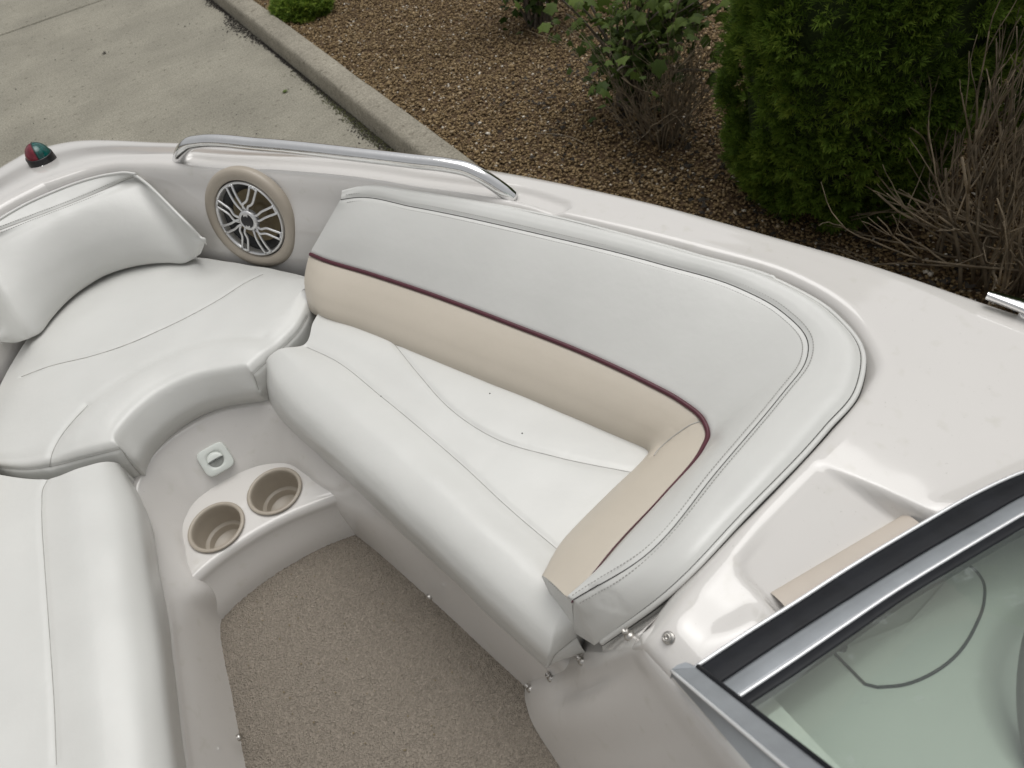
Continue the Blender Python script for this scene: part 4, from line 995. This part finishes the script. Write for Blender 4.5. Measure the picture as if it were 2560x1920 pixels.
# specks of dirt on the upholstery
q = Mesher()
sbv = bvh_of(seatG)
for x, y in ((823, 856), (1058, 850), (1128, 936)):
    l_, n_ = on_surface(sbv, 'N', [(x, y), (x+1, y)], 1)
    if len(l_): q.lathe([(.0016, -.0005), (.0013, .0006), (.0002, .0009)], l_[0], n_[0], 8)
if q.v: tag(q.build('dirt_specks', M['gap']), kind='stuff')

# ================================================================== PLANTS
def sprays(name, P_, D_, size, parent, tint, m_, blades=9):
    """flat fans of scale-leaf shoots at points P_ facing D_"""
    n = len(P_); rnd = np.array([0, 0, 1.])+rng.normal(0, .5, (n, 3)); side_ = np.cross(D_, rnd); side_ /= np.linalg.norm(side_, axis=1, keepdims=True)
    V = []; T = []
    for b in range(blades):
        a_ = (b-(blades-1)/2)/((blades-1)/2)*1.15+rng.normal(0, .12, n); ln = size*(1-.35*np.abs(a_)/1.15)*rng.uniform(.75, 1.2, n)
        w_ = size*.062
        dr = D_*np.cos(a_)[:, None]+side_*np.sin(a_)[:, None]
        nr = np.cross(D_, side_); pr = np.cross(nr, dr)
        o_ = P_+D_*(size*.25*np.abs(1-np.abs(a_)))[:, None]*.6
        tip = o_+dr*ln[:, None]+nr*(rng.normal(0, .18, n)*size)[:, None]; md_ = o_+dr*(ln*.55)[:, None]
        V += [o_, md_+pr*w_[:, None], tip, md_-pr*w_[:, None]]
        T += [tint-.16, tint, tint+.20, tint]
    V = np.stack(V, 1).reshape(-1, 3); T = np.stack(T, 1).reshape(-1)
    f = (np.arange(n*blades)*4)[:, None]+np.array([0, 1, 2, 3])
    me = make_mesh(name, V, f); tint_attr(me, np.clip(T, 0, 1))
    return link(name, me, m_, parent, smooth=False)

def lump(th, z, seed):
    r_ = np.random.default_rng(seed); s_ = np.zeros_like(th)
    for i in range(10):
        k_ = r_.integers(1, 7); kz = r_.uniform(2, 9); s_ += np.sin(k_*th+kz*z+r_.uniform(0, 6.28))/(1+.15*k_)
    return s_/3.2
PRF = ([0, .05, .16, .35, .6, .85, 1], [.50, .80, .98, 1.0, .92, .6, .12])
def arborvitae(x, y, R0, H, nc, per, label, seed, size=(.030, .050), z0=.12):
    """columns of tufts: every tuft is a rounded bunch of flat sprays"""
    o = empty('conifer_shrub', label, 'shrub', (x, y, z0))
    th = rng.uniform(0, 2*np.pi, nc); zz = rng.random(nc)**.95*H
    pr = np.interp(zz/H, *PRF); r_ = R0*pr*(1+.09*lump(th, zz*1.1, seed))*rng.uniform(.93, 1.04, nc)
    C_ = np.stack([np.cos(th)*r_, np.sin(th)*r_, zz], 1); O_ = np.stack([np.cos(th), np.sin(th), np.full(nc, .35)], 1)
    cr = rng.uniform(.03, .068, nc); ct = rng.normal(0, .13, nc)
    n = nc*per; Cn = np.repeat(C_, per, 0); On = np.repeat(O_, per, 0); crn = np.repeat(cr, per)
    rd = rng.normal(0, 1, (n, 3)); rd /= np.linalg.norm(rd, axis=1, keepdims=True)
    rd = np.where(((rd*On).sum(1) < -.1)[:, None], -rd, rd)
    Pn = Cn+rd*(crn*rng.uniform(.35, 1, n))[:, None]
    D_ = rd*.8+On*.55+np.array([0, 0, .25]); D_ /= np.linalg.norm(D_, axis=1, keepdims=True)
    tint = np.clip(.46+np.repeat(ct, per)+rng.normal(0, .09, n), 0, 1)
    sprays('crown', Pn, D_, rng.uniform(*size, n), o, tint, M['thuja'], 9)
    zs = np.linspace(0, H*.97, 40); t_ = np.linspace(0, 2*np.pi, 49)
    G = np.array([[(math.cos(a_), math.sin(a_), 0) for a_ in t_] for z_ in zs])
    T_, Z_ = np.meshgrid(t_, zs); rr_ = R0*.80*np.interp(Z_/H, *PRF)*1.05*(1+.09*lump(T_, Z_*1.1, seed))
    G = G*rr_[..., None]; G[..., 2] = Z_
    obj('dark_core', G.reshape(-1, 3), grid_faces(*G.shape[:2]), M['core'], o)  # dark solid added behind the tufts as interior shade
    q_ = Mesher(); q_.tube([(0, 0, -.1), (.01, 0, .2), (0, .01, H*.5), (0, 0, H*.9)], [.06, .05, .035, .01], 10); q_.build('trunk', M['bark'], o)
    return o
arborvitae(2.86, 1.60, .51, 3.4, 2700, 23, 'big dense green conifer shrub right beside the boat, in front of its neighbour', 11)
arborvitae(4.0, .98, .58, 3.2, 1000, 15, 'second dark green conifer behind the bare bush at the top right corner', 21)
arborvitae(4.0, .10, .55, 2.9, 480, 15, 'conifer half hidden behind the bare bush, off to the right', 31, (.05, .09))

# low green mound by the kerb
gm = empty('ground_cover_shrub', 'low bright green mound behind the kerb at the top of the bed', 'shrub', (2.10, 5.92, .10))
n = 5200; th = rng.uniform(0, 6.283, n); ph_ = np.arcsin(rng.random(n)); lm = lump(th, ph_, 3)
r_ = .22*(1+.12*lm)*(.75+.25*rng.random(n)); Pn = np.stack([np.cos(th)*np.cos(ph_)*r_, 1.35*np.sin(th)*np.cos(ph_)*r_, np.sin(ph_)*r_*.8], 1)
D_ = Pn/np.linalg.norm(Pn, axis=1, keepdims=True)+rng.normal(0, .4, (n, 3))+np.array([0, 0, .3]); D_ /= np.linalg.norm(D_, axis=1, keepdims=True)
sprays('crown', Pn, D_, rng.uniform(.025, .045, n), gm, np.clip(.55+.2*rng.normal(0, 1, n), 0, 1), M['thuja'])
q = Mesher(); q.lathe([(.17, -.02), (.16, .08), (.10, .13), (.01, .15)], (0, 0, 0), (0, 0, 1), 20); q.build('dark_core', M['core'], gm)

def branches(q, p, d, ln, r, depth, spread=.5, upk=.15, kids=(2, 4), rnd=random):
    pts = [np.array(p, float)]; dd_ = np.array(d, float); n_ = 5
    for i in range(n_):
        dd_ = dd_+np.array([rnd.gauss(0, .13), rnd.gauss(0, .13), rnd.gauss(0, .1)+upk*.2]); dd_ /= np.linalg.norm(dd_); pts.append(pts[-1]+dd_*ln/n_)
    q.tube(pts, np.linspace(r, r*.55, n_+1), 5)
    if depth <= 0: return
    for k_ in range(rnd.randint(*kids)):
        i = rnd.randint(2, n_); nd = dd_+np.array([rnd.gauss(0, spread), rnd.gauss(0, spread), rnd.gauss(upk, spread*.7)]); nd /= np.linalg.norm(nd)
        branches(q, pts[i], nd, ln*rnd.uniform(.45, .75), r*.55, depth-1, spread, upk, kids, rnd)

# bare bush at the right
bb_ = empty('bare_bush', 'leafless twiggy bush with grey-brown canes at the right edge, in front of the conifers', 'bush', (2.82, .62, .11))
q = Mesher(); r1 = random.Random(5)
for i in range(74):
    a_ = r1.uniform(0, 6.28); rr_ = r1.uniform(0, .27); p = (math.cos(a_)*rr_, math.sin(a_)*rr_*1.3, 0)
    d = np.array([math.cos(a_)*.22-.05, math.sin(a_)*.25+.02, 1.0]); branches(q, p, d/np.linalg.norm(d), r1.uniform(.45, .75), r1.uniform(.004, .0085), 2, .30, .5, (2, 4), r1)
q.build('canes', M['twig'], bb_)
q = Mesher()
for i in range(16):
    a_ = r1.uniform(1.6, 4.2); p = (0, r1.uniform(-.1, .25), r1.uniform(.02, .25)); d = np.array([math.cos(a_), math.sin(a_)+.5, r1.uniform(.15, .6)]); d /= np.linalg.norm(d)
    branches(q, p, d, r1.uniform(.35, .6), r1.uniform(.004, .008), 2, .45, .12, (2, 3), r1)
q.build('side_twigs', M['twig'], bb_)
# thin dead bush between the leafy shrub and the conifer
tb = empty('bare_bush', 'thin dead brown bush standing on the stones between the leafy shrub and the big conifer', 'bush', (2.62, 2.45, .11))
q = Mesher(); r1 = random.Random(9)
for i in range(48):
    a_ = r1.uniform(0, 6.28); rr_ = r1.uniform(0, .12); p = (math.cos(a_)*rr_, math.sin(a_)*rr_, 0)
    d = np.array([math.cos(a_)*.4, math.sin(a_)*.4+.12, .9]); branches(q, p, d/np.linalg.norm(d), r1.uniform(.25, .48), r1.uniform(.003, .006), 2, .5, .2, (2, 4), r1)
q.build('canes', M['twig'], tb)

# broad-leaved shrubs
def leaf_mesh(seed):
    r_ = random.Random(seed); out_ = [(0, 0), (.22, .10), (.46, .05), (.36, .30), (.52, .52), (.26, .58), (.0, 1.0), (-.26, .58), (-.52, .52), (-.36, .30), (-.46, .05), (-.22, .10)]
    v = [(x*(1+r_.uniform(-.12, .12)), y*(1+r_.uniform(-.1, .1)), -abs(x)*.35-.25*y*y) for x, y in out_]+[(0, .4, .02)]
    f = [(i, (i+1) % 12, 12) for i in range(12)]
    return v, f
lms = []
for i in range(10):
    v, f = leaf_mesh(i); me = make_mesh('leaf', v, f); tint_attr(me, np.full(13, .10+.08*i)); me.materials.append(M['leaf']); me.polygons.foreach_set('use_smooth', np.ones(12, bool)); lms.append(me)
def leafy(name, label, base, tgts, nleaf, seed, lsz, sp):
    ls = empty(name, label, 'shrub', base); r1 = random.Random(seed)
    q = Mesher(); stems = []
    for t_ in tgts:
        p = np.array([r1.uniform(-.07, .07), r1.uniform(-.07, .07), -.03]); tgt = np.array(t_)
        pts = smooth_line([p, p*.75+tgt*.25+np.array([0, 0, .16]), p*.35+tgt*.65+np.array([0, 0, .12]), tgt], 12); q.tube(pts, np.linspace(.011, .003, len(pts)), 6); stems.append(pts)
    q.build('stems', M['bark'], ls)
    V, F, T = [], [], []
    for i in range(520):
        stp = stems[r1.randrange(len(stems))]; b_ = stp[r1.randrange(4, len(stp))]; p = b_+np.array([r1.gauss(0, sp), r1.gauss(0, sp), r1.gauss(-.02, sp)])
        v, f = leaf_mesh(i % 10); sc = r1.uniform(*lsz)*.75; R_ = np.array(Matrix.Rotation(r1.uniform(0, 6.28), 3, 'Z') @ Matrix.Rotation(r1.uniform(-1.2, .2), 3, 'X') @ Matrix.Rotation(r1.uniform(-.5, .5), 3, 'Y'))
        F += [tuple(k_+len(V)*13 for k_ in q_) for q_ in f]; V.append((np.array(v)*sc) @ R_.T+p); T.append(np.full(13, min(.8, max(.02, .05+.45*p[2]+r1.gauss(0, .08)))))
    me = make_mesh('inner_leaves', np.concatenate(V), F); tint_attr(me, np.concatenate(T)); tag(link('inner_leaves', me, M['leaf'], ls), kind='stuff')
    for i in range(nleaf):
        stp = stems[r1.randrange(len(stems))]; b_ = stp[r1.randrange(5, len(stp))]
        p = b_+np.array([r1.gauss(0, sp), r1.gauss(0, sp), r1.gauss(.0, sp*.8)]); sc = r1.uniform(*lsz)
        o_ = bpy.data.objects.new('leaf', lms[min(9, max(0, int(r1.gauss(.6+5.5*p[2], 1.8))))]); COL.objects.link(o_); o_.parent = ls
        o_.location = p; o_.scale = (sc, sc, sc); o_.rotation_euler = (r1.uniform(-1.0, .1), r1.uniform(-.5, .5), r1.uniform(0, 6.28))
r2 = random.Random(4)
leafy('leafy_shrub', 'broad-leaved green shrub hanging over the stones left of the big conifer', (2.78, 2.86, .11),
      [(-.08+r2.gauss(0, .25), -.26+r2.gauss(0, .30), r2.uniform(.50, 1.10)) for i in range(32)], 296, 8, (.055, .095), .085)
leafy('leafy_shrub', 'leafy shrub with short grey stems at the top edge of the picture, beyond the stones', (3.13, 4.15, .11),
      [(r2.gauss(0, .25), r2.gauss(0.05, .25), r2.uniform(.5, 1.0)) for i in range(14)], 120, 12, (.06, .095), .08)
# small green sapling leaves low by the conifer
# dry stick on the stones
dsk = smooth_line(P('N', [(1155, 288), (1200, 290), (1235, 297), (1262, 310)], .125), 20)
q = Mesher(); q.tube(dsk, np.linspace(.0035, .002, len(dsk)), 6); tag(q.build('dry_stalk', M['twig']), 'thin pale dry stalk lying on the brown stones', 'stalk')

grit('leaf_litter', 900, lambda y: 2.75+rng.normal(0, .32, len(y)), lambda n: rng.uniform(.3, 3.6, n), (.008, .022), .3, .62, .125)
def crumbs():
    q = Mesher()
    for i in range(70):
        x, y = rng.uniform(-.17, .2), rng.uniform(.3, .88); r_ = rng.uniform(.0008, .0020)
        q.lathe([(r_, 0), (r_*.8, r_*.8), (r_*.1, r_)], (x, y, .956), (0, 0, 1), 5)
    return tag(q.build('carpet_crumbs', M['cone']), kind='stuff')
crumbs()
# small leaf bits on the slab
def leaf_bit(c, x, y, sc, tintv, label):
    v, f = leaf_mesh(int(sc*1000)); p = P('N', [(x, y)], .006)[0]; v = np.array(v)*sc; v[:, 2] = np.abs(v[:, 2])*.5
    me = make_mesh('fallen_leaf', v, f); tint_attr(me, np.full(len(v), tintv)); o_ = link('fallen_leaf', me, M[c]); o_.location = p; o_.rotation_euler = (0, 0, sc*90)
    return tag(o_, label, 'leaf')
leaf_bit('moss', 222, 114, .040, .55, 'small reddish brown leaf scrap alone in the middle of the driveway')
leaf_bit('leaf', 610, 198, .045, .5, 'small yellow green leaf scrap on the slab close to the kerb')

# things of one kind
for key, grp in (('conifer_shrub', 'conifers behind the planting bed'), ('leafy_shrub', 'broad-leaved shrubs in the bed'), ('bare_bush', 'leafless bushes in the bed'),
                 ('seat_cushion', 'white seat cushions in the bow'), ('side_backrest', 'backrests along the two sides'), ('fallen_leaf', 'leaf scraps on the driveway')):
    for o_ in bpy.data.objects:
        if o_.parent is None and o_.name.split('.')[0] == key: o_['group'] = grp
